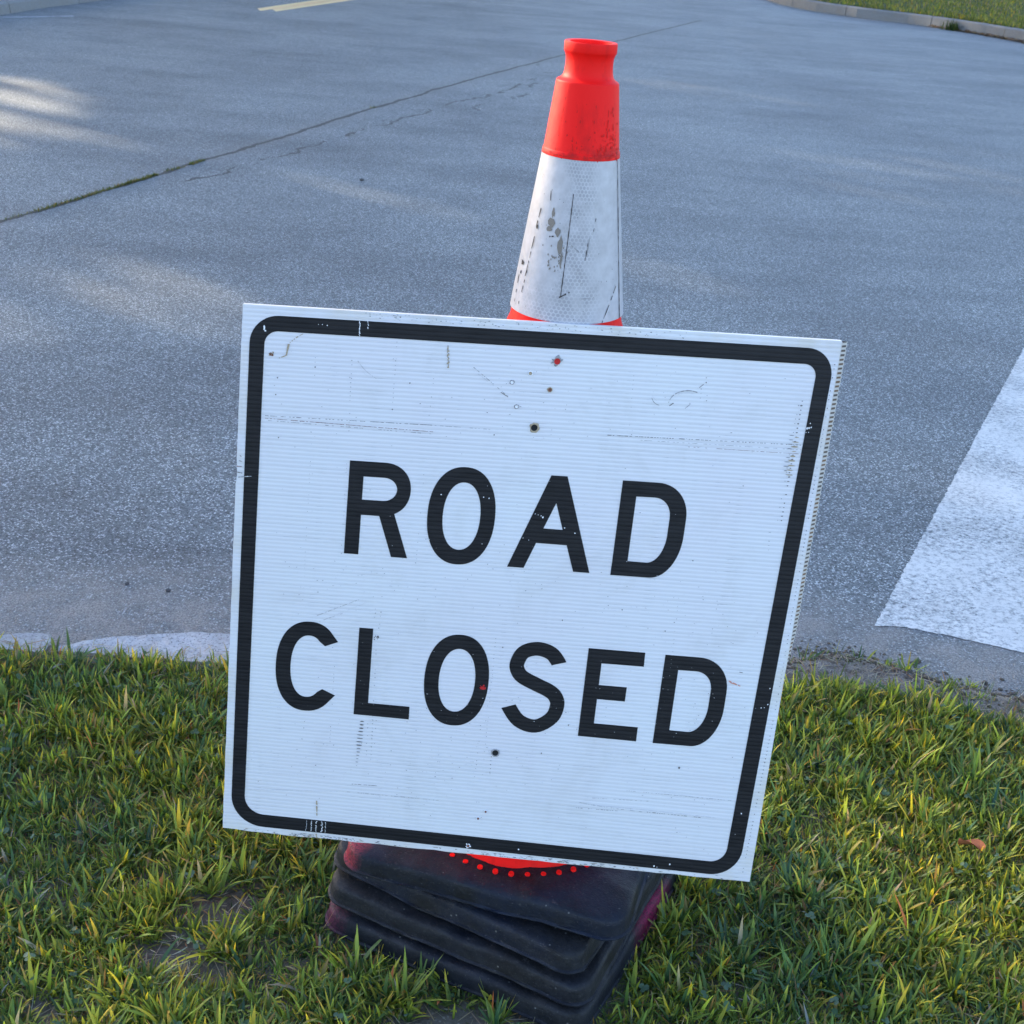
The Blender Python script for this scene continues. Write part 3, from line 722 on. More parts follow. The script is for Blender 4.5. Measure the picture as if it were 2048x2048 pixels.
def cone_pt(u, t):
    """u = sideways place as a share of the radius seen from the front, t = 0 at the sleeve's top, 1 at its foot"""
    z = 1.0479+(.8495-1.0479)*t; r = .0491+(.0746-.0491)*t; a = -math.pi/2+math.asin(max(-.999, min(.999, u)))
    # same out-of-round as the sleeve, a hair proud of it
    q = r*(1+.004*math.sin(2*a+z*9)+.0024*math.sin(3*a-z*14))+.0007
    return (q*math.cos(a+rot), q*math.sin(a+rot), z)
mk = Marks(cone_pt)
for a, b, w_, m, gp in [((-.11, .20), (-.155, .84), .022, 0, 0), ((.91, .0), (.915, 1), .016, 0, 0), ((.85, .78), (.60, 1.0), .012, 0, .15), ((.31, .46), (.27, .57), .02, 1, .1), ((.28, .49), (.24, .60), .014, 0, .2),
                       ((-.77, .32), (-.80, .44), .02, 0, .3), ((-.80, .5), (-.84, .8), .014, 0, .4), ((-.90, .66), (-.93, .78), .03, 0, .2), ((-.95, .75), (-.93, .95), .012, 0, .3), ((-.82, .72), (-.86, .95), .012, 0, .4),
                       ((-.18, .84), (.0, .80), .014, 0, .1), ((-.62, .20), (-.60, .26), .02, 0, .2), ((-.42, .47), (-.55, .48), .012, 0, .3), ((.42, .34), (.38, .42), .014, 0, .3), ((-.3, .57), (-.18, .6), .01, 0, .2), ((-.05, .51), (.12, .55), .01, 1, .2), ((.2, .84), (.45, .83), .008, 1, .3)]:
    mk.streak(a, b, w_, m, gp, .02)
for u, t, ru, rt_, m in [(-.50, .33, .035, .035, 2), (-.50, .39, .075, .040, 2), (-.53, .43, .055, .020, 2), (-.35, .44, .06, .030, 2), (-.27, .52, .055, .07, 2), (-.22, .60, .03, .05, 2), (-.78, .44, .02, .015, 0), (-.93, .69, .02, .02, 0)]:
    mk.blob(u, t, ru, rt_, m, 11, .45)
for _ in range(26): mk.blob(random.gauss(-.36, .10), random.gauss(.60, .05), .012, .008, 2, 6)
for _ in range(60): mk.blob(random.uniform(-.95, .9), random.uniform(.02, .98), .006, .004, random.choice([0, 1, 1]), 5)
random.seed(9)
for a, b, w_, m, gp, st in [((.62, -.10), (.66, -.30), .03, 3, .25, .02), ((.78, -.02), (.80, -.28), .03, 3, .35, .02), ((-.72, -.06), (-.62, -.36), .02, 3, .5, .02), ((-.25, -.05), (-.3, -.2), .02, 3, .6, .02), ((.1, -.02), (.9, -.025), .012, 3, .3, .03), ((-.95, -.015), (-.2, -.02), .010, 3, .25, .03), ((.72, -.15), (.86, -.12), .02, 3, .3, .02)]:
    mk.streak(a, b, w_, m, gp, st)
for _ in range(110):
    u = random.choice([random.gauss(.62, .2), random.uniform(-.95, .95)]); t = -abs(random.gauss(0, .16))
    if -.40 < t and abs(u) < .95: mk.blob(u, t, random.uniform(.006, .022), random.uniform(.004, .014), 3, 7, .5)
mk.build('scuff_marks', [M_dirt, M_grey, flat('worn_sleeve', (.20, .175, .15)), flat('grimy_red', (.55, .010, .008))], SLEEVE_PARENT)['kind'] = 'stuff'

# ------------------------------------------------------------------ the sign
SX = [Vector(v)+Vector((0, 0, CAMH)) for v in ((-.3544, 1.5621, -.4738), (.4039, 1.6166, -.4752), (.3817, 1.4756, -1.2406), (-.3746, 1.4740, -1.2215))]
ORG = (SX[2]+SX[3])/2
SN = (SX[3]-SX[1]).cross(SX[0]-SX[2]).normalized()
if SN.y > 0: SN = -SN
def wav(u, v):
    """the sheet is not quite flat: slight buckle towards the foot"""
    return .0012*math.sin(u/762*5+1)*math.sin(v/762*4)+(.0004*math.exp(-((v-668)/9)**2)*min(1, max(0, (u-150)/250)) if True else 0)
def sp(u, v, off=0.0):
    """u, v in millimetres on the sign's face -> place in the sign's own space"""
    s, t = u/762, v/762
    p = SX[0]*(1-s)*(1-t)+SX[1]*s*(1-t)+SX[2]*s*t+SX[3]*(1-s)*t
    return p+SN*(off+wav(u, v))-ORG
sign = empty('road_sign', ORG); tag(sign, 'white plastic ROAD CLOSED sign leaning on the orange traffic cone', 'sign')
def flute_bump(n, extra=None):
    v = sep(n, n.uv())[1]
    s_ = n.math('SINE', n.math('MULTIPLY', v, 2*math.pi/5.7))
    return n.math('MULTIPLY', n.math('POWER', n.math('ABSOLUTE', s_), .5), n.math('SIGN', s_)) if False else s_
def panel_mat():
    n = N('white_corrugated_plastic'); uv = n.uv(); q = n.vmath('MULTIPLY', uv, (.001, .001, 0))
    x, y = sep(n, uv)[0], sep(n, uv)[1]
    s_ = flute_bump(n)
    col = n.mix(n.ramp(n.noise(q, 3, 4), [(.3, 0), (.7, 1)]), (.725, .70, .735), (.735, .75, .77))  # lavender-to-blue sheen of the sheeting painted into the white as broad noise
    line = n.ramp(s_, [(-.0, 0), (.0, 0)]) if False else n.math('MULTIPLY', n.math('LESS_THAN', s_, -.78), n.ramp(n.noise(n.vmath('MULTIPLY', q, (3, 90, 1)), 3, 3), [(.40, 0), (.65, 1)]))
    col = n.mix(n.math('MULTIPLY', line, .32), col, (.45, .45, .48))
    gr = n.ramp(n.noise(n.vmath('MULTIPLY', q, (1, 3, 1)), 22, 6, .72), [(.60, 0), (.80, 1)])
    col = n.mix(n.math('MULTIPLY', gr, .40), col, (.50, .49, .48))
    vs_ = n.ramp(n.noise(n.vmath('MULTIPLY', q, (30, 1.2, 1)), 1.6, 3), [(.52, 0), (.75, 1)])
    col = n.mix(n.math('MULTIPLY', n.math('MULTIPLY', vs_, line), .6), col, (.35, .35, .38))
    sm = n.ramp(n.noise(q, 7, 6, .68, .6), [(.52, 0), (.80, 1)])
    col = n.mix(n.math('MULTIPLY', sm, .42), col, (.50, .49, .47))
    u_ = sep(n, uv)
    ed = n.math('MINIMUM', n.math('MINIMUM', u_[0], n.math('SUBTRACT', 762, u_[0])), n.math('MINIMUM', u_[1], n.math('SUBTRACT', 762, u_[1])))
    yel = n.math('MULTIPLY', n.ramp(n.math('DIVIDE', ed, 40), [(.0, 1), (.9, 0)]), n.ramp(n.noise(q, 12, 4), [(.45, 0), (.65, 1)]))
    col = n.mix(n.math('MULTIPLY', yel, .5), col, (.62, .55, .42))
    rub = n.ramp(n.noise(n.vmath('MULTIPLY', q, (1, 9, 1)), 5, 5, .7), [(.56, 0), (.74, 1)])
    col = n.mix(n.math('MULTIPLY', rub, .25), col, (.55, .54, .55))
    n.bump(n.math('ADD', s_, n.math('MULTIPLY', n.noise(q, 18, 4), 3.0)), .13, .0009)
    return n.fin(col, .34, .45)
def black_mat():
    n = N('black_vinyl'); uv = n.uv(); q = n.vmath('MULTIPLY', uv, (.001, .001, 0)); s_ = flute_bump(n)
    col = n.mix(n.ramp(n.noise(n.vmath('MULTIPLY', q, (1, 5, 1)), 16, 5, .7), [(.35, 0), (.7, 1)]), (.006, .0065, .009), (.018, .018, .021))
    col = n.mix(n.math('MULTIPLY', n.math('LESS_THAN', s_, -.7), .4), col, (.024, .024, .028))
    n.bump(s_, .10, .0009); return n.fin(col, .5, .22)
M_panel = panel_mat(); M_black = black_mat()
def put_uv(o, pts):
    l = o.data.uv_layers.new(name='UVMap')
    for lp in o.data.loops: l.data[lp.index].uv = pts[lp.vertex_index]
def panel():
    nx, ny = 40, 80; V = []; U = []; F = []
    left = lambda v: (random.uniform(-.3, .3) if not (205 < v < 235) else random.uniform(0, 2.2))
    for side, off in ((0, 0), (1, -.0100)):
        for j in range(ny+1):
            v = 762*j/ny; l0 = left(v) if side == 0 else 0
            for i in range(nx+1):
                u = 762*i/nx
                vv = v
                if i == 0: u += l0
                if j == ny: vv += -random.uniform(0, 1.6)*(1 if side == 0 else 0)-max(0, (60-u)/60)*2
                V.append(sp(u, vv, off)); U.append((u, vv))
    W_ = nx+1; o2 = W_*(ny+1)
    for j in range(ny):
        for i in range(nx):
            a = j*W_+i; F.append((a, a+W_, a+W_+1, a+1)); F.append((o2+a, o2+a+1, o2+a+W_+1, o2+a+W_))
    for i in range(nx):
        F.append((i, i+1, o2+i+1, o2+i)); b = ny*W_+i; F.append((b+1, b, o2+b, o2+b+1))
    for j in range(ny):
        a = j*W_; F.append((a+W_, a, o2+a, o2+a+W_)); b = j*W_+nx; F.append((b, b+W_, o2+b+W_, o2+b))
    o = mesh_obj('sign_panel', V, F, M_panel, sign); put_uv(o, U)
panel()
def edge_strip():
    """frayed right edge: the front skin has shrunk back and the open flute ends show"""
    n = N('flute_ends'); uv = n.uv()
    x, y = sep(n, uv)[0], sep(n, uv)[1]
    c = n.math('SINE', n.math('MULTIPLY', y, 2*math.pi/5.7)); nn = n.noise(n.vmath('MULTIPLY', uv, (.001, .001, 0)), 90, 4, .7)
    cell = n.ramp(n.math('ADD', n.math('MULTIPLY', c, .5), n.math('MULTIPLY', nn, .9)), [(.35, 0), (.62, 1)])
    mid = n.ramp(n.math('ABSOLUTE', n.math('SUBTRACT', x, .5)), [(.28, 1), (.42, 0)])
    col = n.mix(n.math('MULTIPLY', cell, mid), (.58, .54, .50), n.mix(n.ramp(n.noise(n.vmath('MULTIPLY', uv, (0, .001, 0)), 30, 3), [(.4, 0), (.6, 1)]), (.10, .09, .085), (.20, .12, .07)))
    n.fin(col, .8, .2)
    V = []; U = []; F = []; k = 300
    for j in range(k+1):
        v = 470*j/k+1.5; w_ = 9.8*(1-.25*v/470)*(1 if v < 395 else max(0.04, (470-v)/75)); zag = .55*math.sin(v*2*math.pi/5.7)+random.uniform(-.5, .5)
        for q in range(4):
            uu = 762+.2+w_*q/3+(zag if q == 3 else 0); V.append(sp(762.0, v)+(sp(uu, v)-sp(762.0, v))+SN*(-.0008-.0026*q)); U.append((q/3, v))
    for j in range(k):
        for q in range(3): a = j*4+q; F.append((a, a+4, a+5, a+1))
    # back side so that the strip is a solid wedge
    o2 = len(V)
    for j in range(k+1):
        v = 470*j/k+1.5; V.append(sp(762.2, v, -.0098)); U.append((0, v))
    for j in range(k): F.append((j*4+3, (j+1)*4+3, o2+j+1, o2+j))
    o = mesh_obj('frayed_edge', V, F, n.m, sign); put_uv(o, U)
edge_strip()
# lettering: outlines in millimetres on the sign (x to the right, y down)
def sell(cx_, cy_, rx, ry, a0, a1, p=2.25, k=28):
    out = []
    for i in range(k+1):
        a = R(a0+(a1-a0)*i/k); c, s = math.cos(a), math.sin(a)
        out.append((cx_+rx*math.copysign(abs(c)**(2/p), c), cy_+ry*math.copysign(abs(s)**(2/p), s)))
    return out
def dletter(x0, y0, x1, x2, y1, st, yb):
    """D: x0 left, x1 right of the straights, x2 outer right"""
    rx = x2-x1
    o = [(x0, y0)]+sell(x1, y0+47, rx, 47, -90, 0, 2.1, 14)+sell(x1+5, yb-60, rx-5, 60, 0, 90, 2.0, 16)+[(x0, yb)]
    i = [(x0+20.5, y0+20.4)]+sell(x1-2, y0+47, rx-20, 26.8, -90, 0, 2.1, 12)+sell(x1-1, yb-60, rx-21, 39.5, 0, 90, 2.0, 14)+[(x0+20.5, yb-20.8)]
    return [o, i]
def sletter():
    c = [(450.5, 459.5), (438, 445.5), (418.5, 440.4), (400, 447.0), (392.7, 464), (395.5, 475.5), (404, 484), (423, 492.6), (441.6, 500.6), (451, 508.8), (454.7, 521), (449, 540), (428, 554.2), (404, 548), (387.5, 528)]
    P = [c[0]]+c+[c[-1]]; pts = []
    for i in range(1, len(P)-2):
        for k in range(6):
            t = k/6; p0, p1, p2, p3 = P[i-1:i+3]
            pts.append(tuple(.5*(2*p1[d]+(p2[d]-p0[d])*t+(2*p0[d]-5*p1[d]+4*p2[d]-p3[d])*t*t+(3*p1[d]-p0[d]-3*p2[d]+p3[d])*t**3) for d in (0, 1)))
    pts.append(c[-1]); L = []; Q = []
    for i, p in enumerate(pts):
        a, b = pts[max(0, i-1)], pts[min(len(pts)-1, i+1)]; d = Vector((b[0]-a[0], b[1]-a[1])).normalized()
        if i == 0: d = Vector((-.30, -.96)).normalized()
        if i == len(pts)-1: d = Vector((-.34, -.94)).normalized()
        L.append((p[0]+d.y*9.9, p[1]-d.x*9.9)); Q.append((p[0]-d.y*9.9, p[1]+d.x*9.9))
    return [L+Q[::-1]]
def cletter():
    out = sell(108, 493, 44, 67.2, 322, 38, 2.3, 60) if False else None
    a = sell(107.6, 493, 43.6, 67.1, -37, -322.5, 2.25, 60); b = sell(107.6, 492.6, 23.5, 46.3, -324, -37, 2.2, 50)
    a[0] = (146.7, 452.8); a[-1] = (147.4, 533.2); b[0] = (129.3, 525.2); b[-1] = (129.5, 460.4)
    a[1:3] = []; a[-3:-1] = []; b[1:3] = []; b[-3:-1] = []
    return [a+b]
LET = [
 [[(145.9, 195)]+sell(191, 231.5, 36.8, 36.5, -90, 60, 2.15, 26)+[(208.6, 264.2), (230.4, 324.5), (209, 324.4), (189.2, 268.4), (165.2, 268.2), (165.4, 323.8), (146.3, 323.8)],
  [(165, 215.5)]+sell(192.5, 231.4, 17.4, 15.9, -90, 90, 2.0, 18)+[(165, 247.3)]],
 [sell(296.9, 261.1, 44.7, 67.2, 0, 354, 2.22, 70), sell(297.2, 261.2, 24.8, 46.5, 0, 354, 2.15, 60)],
 [[(409.5, 197.5), (430.8, 197.5), (475.6, 327.4), (453.6, 327.2), (440.6, 291.2), (399.5, 290.8), (386.7, 326.6), (364.5, 326.5)], [(420.2, 234.4), (432.8, 270.5), (407.0, 270.2)]],
 dletter(504.1, 197.9, 551, 594.8, 0, 20, 328),
 cletter(),
 [[(174.2, 429.1), (193, 429.1), (193.8, 540.5), (251.4, 541.0), (251.8, 560.2), (175, 559.2)]],
 [sell(312.4, 496, 44.3, 67.6, 0, 354, 2.22, 70), sell(313.0, 495.9, 25.0, 46.8, 0, 354, 2.15, 60)],
 sletter(),
 [[(488, 433.8), (566, 434.2), (566.6, 454.3), (508.1, 454.2), (508.4, 486), (547.3, 486.2), (547.3, 507), (508.4, 506.7), (508.7, 542.8), (570.3, 543.4), (570.6, 564.2), (488.7, 563.4)]],
 dletter(594, 434.8, 641, 685.6, 0, 20, 564.5)]
def outline_mesh(name, loops, off=.0006, thick=.0005, mat=None, grid=24):
    cu = bpy.data.curves.new('tmp', 'CURVE'); cu.dimensions = '2D'; cu.fill_mode = 'FRONT' if False else 'BOTH'
    for lp in loops:
        sp_ = cu.splines.new('POLY'); sp_.points.add(len(lp)-1); sp_.use_cyclic_u = True
        for i, (x, y) in enumerate(lp): sp_.points[i].co = (x/100, -y/100, 0, 1)
    to = bpy.data.objects.new('tmp', cu); COL.objects.link(to); dg = bpy.context.evaluated_depsgraph_get(); dg.update()
    me = bpy.data.meshes.new_from_object(to.evaluated_get(dg)); bpy.data.objects.remove(to); bpy.data.curves.remove(cu)
    bm = bmesh.new(); bm.from_mesh(me); bpy.data.meshes.remove(me)
    bmesh.ops.remove_doubles(bm, verts=bm.verts, dist=1e-5)
    xs = [v.co.x for v in bm.verts]; ys = [v.co.y for v in bm.verts]
    for ax, lo, hi in ((0, min(xs), max(xs)), (1, min(ys), max(ys))):
        p = lo+grid/100
        while p < hi-.02:
            co = [0, 0, 0]; co[ax] = p; no = [0, 0, 0]; no[ax] = 1
            bmesh.ops.bisect_plane(bm, geom=bm.verts[:]+bm.edges[:]+bm.faces[:], plane_co=co, plane_no=no, dist=1e-6); p += grid/100
    bmesh.ops.recalc_face_normals(bm, faces=bm.faces)
    U = []
    bm.verts.index_update()
    for v in bm.verts: U.append((v.co.x*100, -v.co.y*100))
    top = list(bm.faces)
    verts = [sp(u, v, off) for u, v in U]
    faces = [[v.index for v in f.verts] for f in bm.faces]
    # orient towards the front
    for f in faces:
        n_ = (verts[f[1]]-verts[f[0]]).cross(verts[f[2]]-verts[f[0]])
        if n_.dot(SN) < 0: f.reverse()
    # thin wall down to the panel
    m = len(verts); be = [e for e in bm.edges if len(e.link_faces) == 1]; ring = {}
    for e in be:
        for v in e.verts:
            if v.index not in ring: ring[v.index] = len(verts); verts.append(sp(*U[v.index], off-thick)); U.append(U[v.index])
    for e in be:
        a, b = e.verts[0].index, e.verts[1].index; faces.append([a, b, ring[b], ring[a]])
    bm.free()
    o = mesh_obj(name, verts, faces, mat or M_black, sign); put_uv(o, U); return o
for L in LET: outline_mesh('letter', L)
def rrect(c, rad, k=10):
    """rounded quad with one radius per corner, corners TL TR BR BL"""
    out = []
    for i in range(4):
        p = Vector(c[i]); a = (Vector(c[i-1])-p).normalized(); b = (Vector(c[(i+1) % 4])-p).normalized(); r = rad[i]
        for j in range(k+1):
            t = j/k*math.pi/2; out.append(tuple(p+a*r*(1-math.sin(t))+b*r*(1-math.cos(t))))
    res = []
    for i in range(len(out)):
        a, b = out[i], out[(i+1) % len(out)]; d = math.hypot(b[0]-a[0], b[1]-a[1]); n_ = max(1, int(d/25))
        for q in range(n_): res.append((a[0]+(b[0]-a[0])*q/n_, a[1]+(b[1]-a[1])*q/n_))
    return res
outline_mesh('border', [rrect([(10.3, 12.0), (756.6, 11.0), (743.4, 755.4), (11.0, 751.0)], [36, 37, 42, 47]),
                        rrect([(28.9, 31.8), (735.8, 31.6), (721.5, 735.6), (29.6, 731.0)], [17, 17, 22, 28])], off=.0007)
# wear on the sign's face
mk = Marks(lambda u, v: sp(u, v, .0011))
D, G, T, LT, CH, RD, RU = range(7)
random.seed(5)
for y0, y1, w_, gp in [(142.5, 140.8, .7, .35), (145.8, 149.5, .8, .15), (148.5, 152.5, .6, .45)]:
    mk.streak((34, y0), (250, y1), w_, RU if w_ > .7 else D, gp, 2.2)
mk.streak((240, 140.8), (330, 141.5), .6, G, .4, 2.2)
mk.streak((474, 139.2), (733, 135.7), .9, D, .45, 1.8); mk.streak((520, 143.0), (733, 142.0), .6, G, .35, 2.5); mk.streak((583, 147.7), (735, 147.5), .6, RU, .3, 2.5)
def column(u0, v0, u1, v1, w_=1.0, m=G, keep=.6, hgt=.9, pitch=5.7):
    n_ = int((v1-v0)/pitch)
    for i in range(n_):
        if random.random() < keep:
            t = i/n_; u = u0+(u1-u0)*t+random.uniform(-.4, .4); v = v0+(v1-v0)*t
            mk.blob(u, v, w_*random.uniform(.5, 1), hgt*random.uniform(.5, 1), m, 7)
for a in [(93.4, 51, 93.8, 97, .5), (139.7, 63, 142.7, 190, .8), (194.4, 36, 195.6, 126, .6), (245.2, 74, 241.4, 182, .8), (143.7, 472, 145, 610, .5), (201.9, 398, 200, 445, 1.0), (199.3, 460, 203.5, 618, .9),
          (194, 400, 194, 430, .8), (207, 560, 207, 625, .6), (593.7, 57, 599, 92, 1.0), (588, 60, 591, 95, .8), (142, 200, 143, 330, .5), (243, 190, 243, 330, .5), (360, 430, 362, 640, .6), (352, 560, 352, 650, .8), (372, 600, 372, 660, .7), (95, 200, 96, 400, .4), (600, 330, 604, 470, .5), (500, 60, 503, 130, .4)]:
    column(*a[:4], w_=a[4]*1.1, m=random.choice([G, G, D]), keep=.55)
column(723.4, 79, 721.6, 243, 1.8, D, .75, 1.0); column(719, 79, 717, 243, 1.0, G, .5); column(708, 248, 713, 296, 2.2, G, .7, .5)
column(724, 126, 722, 182, 6.5, T, 1, 1.3); column(717, 124, 716, 188, 5, G, .7, .9)
for i in range(13):                                          # stepped black scuffs under the L
    v = 569+i*5.3; w_ = 1.8+2.9*math.exp(-((i-5)/4)**2)
    mk.blob(187.6-i*.25, v, w_, .85+.25*math.sin(i), D if i < 8 else G, 9, .25)
column(195.5, 566, 197, 632, .8, D, .7, .7); column(202.5, 566, 204, 625, .8, G, .7, .7)
for a, b, w_, m, gp, sg in [((527, 87), (538, 96), 1.0, G, .1, 2), ((526, 82), (534, 90), .8, LT, .1, 1), ((549.5, 92), (563, 77), 1.2, G, .15, -3), ((563, 77), (585, 76.5), 1.6, G, .1, -2), ((560, 80), (580, 78), 1.0, LT, 0, -1), ((551, 96), (556, 92), 1.5, D, 0, 0), ((572, 98), (578, 92), .9, G, .1, 0),
                       ((586.6, 70), (591.4, 65.6), 1.2, D, 0, 0), ((294, 62), (344, 98.6), 1.0, G, .45, 0), ((300, 70), (322, 84), 1.2, LT, .3, 0), ((332, 92), (346, 100), 1.2, D, .35, 0), ((147, 63), (172, 84.5), .6, G, .15, 2), ((150, 70), (165, 84), .4, LT, .2, 2),
                       ((76.5, 33), (59.4, 47), 1.5, T, .05, 1), ((59.4, 47), (57, 62), 3.0, T, .1, 0), ((57, 62), (48, 66), 1.6, T, .2, 0), ((116, 416), (171, 388), .7, G, .25, 0), ((132, 418), (180, 392), .5, LT, .2, 0), ((118, 425), (150, 410), .5, G, .4, 0),
                       ((503, 663.5), (595, 669), .7, G, .4, 1), ((520, 666), (698, 668), .8, LT, .2, -1), ((600, 668.5), (680, 669.5), .8, D, .45, 0), ((499, 672), (560, 671), .7, D, .55, 0), ((567, 639), (723, 640), .6, G, .5, 0), ((620, 636), (700, 643), .5, LT, .4, 0), ((520, 655), (600, 652), .6, G, .6, 0),
                       ((33, 692), (174, 681), .6, LT, .4, 0), ((174, 681), (306, 681), .6, G, .35, 0), ((60, 662), (170, 660), .5, LT, .4, 0), ((180, 668), (215, 667), .7, D, .4, 0), ((686, 464.7), (703, 471), 2.0, 7, .15, 0), ((688, 467), (699, 470), 1.4, 7, .2, 0), ((699, 451), (703, 451.5), 1.2, D, 0, 0),
                       ((131.9, 700), (133.7, 724), 2.6, T, .05, 0), ((134, 752), (135.5, 760), 2.4, T, .1, 0), ((3, 228), (18, 225.7), 1.6, G, .05, 0), ((1, 221), (8, 222), 1.4, D, .3, 0), ((1, 205), (7, 206), 1.2, D, .4, 0), ((2, 195), (6, 200), 1, RU, .3, 0), ((1, 213), (7, 213), 1.6, RU, .3, 0)]:
    mk.streak(a, b, w_, m, gp, 1.6, sg)
# tan smear with a ragged edge below the top border
for i in range(18): mk.blob(259.5+.12*i+random.uniform(-1, 1), 37+i*1.6, random.uniform(.7, 2.0), 1.1, T if i % 3 else G, 7, .4)
for _ in range(16): mk.blob(38+random.uniform(-3, 3.5), 61+random.uniform(-3.5, 2.5), random.uniform(.5, 1.5), random.uniform(.5, 1.3), random.choice([RU, D, T]), 6)
mk.blob(37.5, 61.5, 2.3, 2.6, RU, 9, .3)
for u, v in [(94, 74.6), (47.4, 91.5), (46.3, 113.7), (52.6, 170.5), (195.4, 123.4), (215, 87.6), (329, 148.4), (526.3, 375.4), (447.4, 396.5), (588.6, 401), (370.8, 441.8), (441, 594), (473.6, 548.5), (200.5, 440), (612, 300)]:
    mk.blob(u, v, .9, 1.1, D, 7, .3)
mk.blob(636, 597.6, 1.5, 1.9, D, 9, .2)
for _ in range(10): mk.blob(198+random.uniform(-3, 3), 441+random.uniform(-4, 4), .9, .9, D, 6, .5)
# peppering of small specks in drifts
for cx_, cy_, sx_, sy_, m_ in [(170, 360, 70, 20, 70), (430, 350, 90, 25, 50), (330, 620, 60, 50, 90), (640, 520, 50, 60, 60), (610, 380, 60, 30, 60), (120, 640, 60, 60, 50), (90, 110, 50, 60, 40), (600, 90, 80, 40, 50), (380, 110, 60, 40, 60), (440, 560, 90, 60, 60), (650, 700, 70, 30, 40), (250, 640, 50, 50, 50), (380, 400, 250, 230, 200)]:
    for _ in range(m_):
        u, v = random.gauss(cx_, sx_), random.gauss(cy_, sy_)
        if 34 < u < 730 and 36 < v < 724: mk.blob(u, round(v/5.7)*5.7+random.uniform(-.8, .8), random.uniform(.3, 1.1), random.uniform(.25, .6), random.choice([D, G, G, LT, LT]), 6, .4)
# dirt on the outer margins
for _ in range(150):
    u = random.uniform(150, 560); mk.blob(u, random.uniform(1.5, 9), random.uniform(.4, 1.6), random.uniform(.3, .7), random.choice([D, G, LT, G]), 6, .5)
for _ in range(190):
    u = random.choice([random.uniform(20, 740), random.uniform(95, 200), random.uniform(370, 600)]); mk.blob(u, random.uniform(755.5, 760.5), random.uniform(.6, 3.2), random.uniform(.3, .8), random.choice([D, G, T, G]), 6, .5)
for j in range(130):                                         # stitch-like press marks down the right margin
    v = 30+j*5.6; u = 757.5 if v < 470 else 757.5-(v-470)*.028
    if v < 752 and random.random() < .8: mk.blob(u, v, .7, .9, random.choice([D, G]), 6, .3)
# paint gone from the black border and letters
for x in (146.3, 156.6):
    for i in range(14):
        v = 12.8+i*1.36
        if random.random() < (.95 if x < 150 else .6) and (x < 150 or i < 9): mk.blob(x+random.uniform(-.5, .5)+.05*i, v, random.uniform(.35, 1.1), .9, CH, 6, .4)
for cx_, sd in ((119.5, .5), (126.5, 1.2), (133.5, 1.7), (141.5, 1.5), (146.5, 1.0)):
    for i in range(10):
        v = 733.6+i*1.75
        if random.random() < .88: mk.blob(cx_+random.uniform(-1, 1)*.5+(.3*(i % 3) if cx_ > 140 else 0), v, random.uniform(.4, 1)*sd, .75, CH, 6, .5)
mk.blob(28.0, 28.5, 1.6, 3.6, CH, 8, .5); mk.blob(29.4, 32, 1.6, 1.6, CH, 7, .5)
for u, v, r in [(106, 20.4, .8), (100, 19.5, .6), (95, 19.7, .5), (744.3, 470.9, .9), (745.2, 494, .9), (736.7, 499.7, .8), (741, 499, .6), (733.7, 658, 1.0), (425.2, 746, 1.2), (621.6, 751, 1.3), (643.7, 745.7, 1.2), (626, 752, .6), (267.8, 232.9, .9), (323.7, 232.7, .8), (331, 233.6, .9),
                (404.7, 254.8, 1.3), (402, 253, .8), (398, 252, .6), (394, 250.8, .6), (435, 267.4, .9), (449.5, 273.6, .9), (389.4, 287.4, .5), (381.5, 285, .5), (738, 112.8, 1.3), (735.5, 113.5, 1.5), (738.6, 106.9, .8), (738.3, 118.7, .7), (735, 119, .6), (740.5, 112, 1.0), (30, 57, .5)]:
    mk.blob(u, v, r, r*1.15, CH, 7, .3)
mk.streak((12, 226.2), (20, 225.4), 1.0, CH, 0, 1.2)
mk.build('scuff_marks', [flat('soft_dirt', (.12, .11, .105)), M_grey, M_tan, M_lt, M_chip, M_red, M_rust, flat('orange_smear', (.55, .23, .16))], sign)['kind'] = 'stuff'
# bolt and screw holes: a raised lip around a darker floor
def hole(u, v, r, floor, lip, torn=0, name='screw_hole'):
    V = []; F = []; Mi = []; k = 18
    rad = [(r*1.45, .0008), (r*1.2, .0018), (r*1.0, .0016), (r*.8, .0012)]
    jag = [1+random.uniform(-torn, torn*1.3) for _ in range(k)]
    for q, (rr, off) in enumerate(rad):
        for i in range(k):
            a = i/k*2*math.pi; z_ = rr*(jag[i] if q == 0 else 1+(jag[i]-1)*.4 if q == 1 else 1); V.append(sp(u+z_*math.cos(a), v+z_*math.sin(a), off))
    V.append(sp(u, v, .0010))
    for q in range(3):
        for i in range(k): F.append((q*k+i, q*k+(i+1) % k, (q+1)*k+(i+1) % k, (q+1)*k+i)); Mi.append(0 if q < 2 else 1)
    for i in range(k): F.append((3*k+i, 3*k+(i+1) % k, 4*k)); Mi.append(1)
    mesh_obj(name, V, F, None, sign, mats=[lip, floor], fmat=Mi)
hole(379.8, 135.6, 4.3, M_blk, M_tan, .15, 'bolt_hole'); hole(376.7, 599.4, 4.3, M_blk, M_grey, .08, 'bolt_hole')
hole(399.6, 47.9, 4.0, M_red, M_grey, .45); hole(394.4, 85, 2.4, M_rust, M_tan, .1); hole(345, 78.3, 2.0, M_chip, M_grey, .2); hole(367.1, 65.4, 2.2, M_tan, M_chip, .1); hole(354.1, 109.4, 2.0, M_chip, M_grey, .2)
hole(349.2, 503.4, 2.3, M_red, M_red, .45); hole(372.3, 691.7, 1.7, M_rust, M_chip, .1); hole(362.7, 703.4, 1.8, M_rust, M_chip, .1); hole(352.7, 748.3, 2.2, M_rust, M_chip, .9)

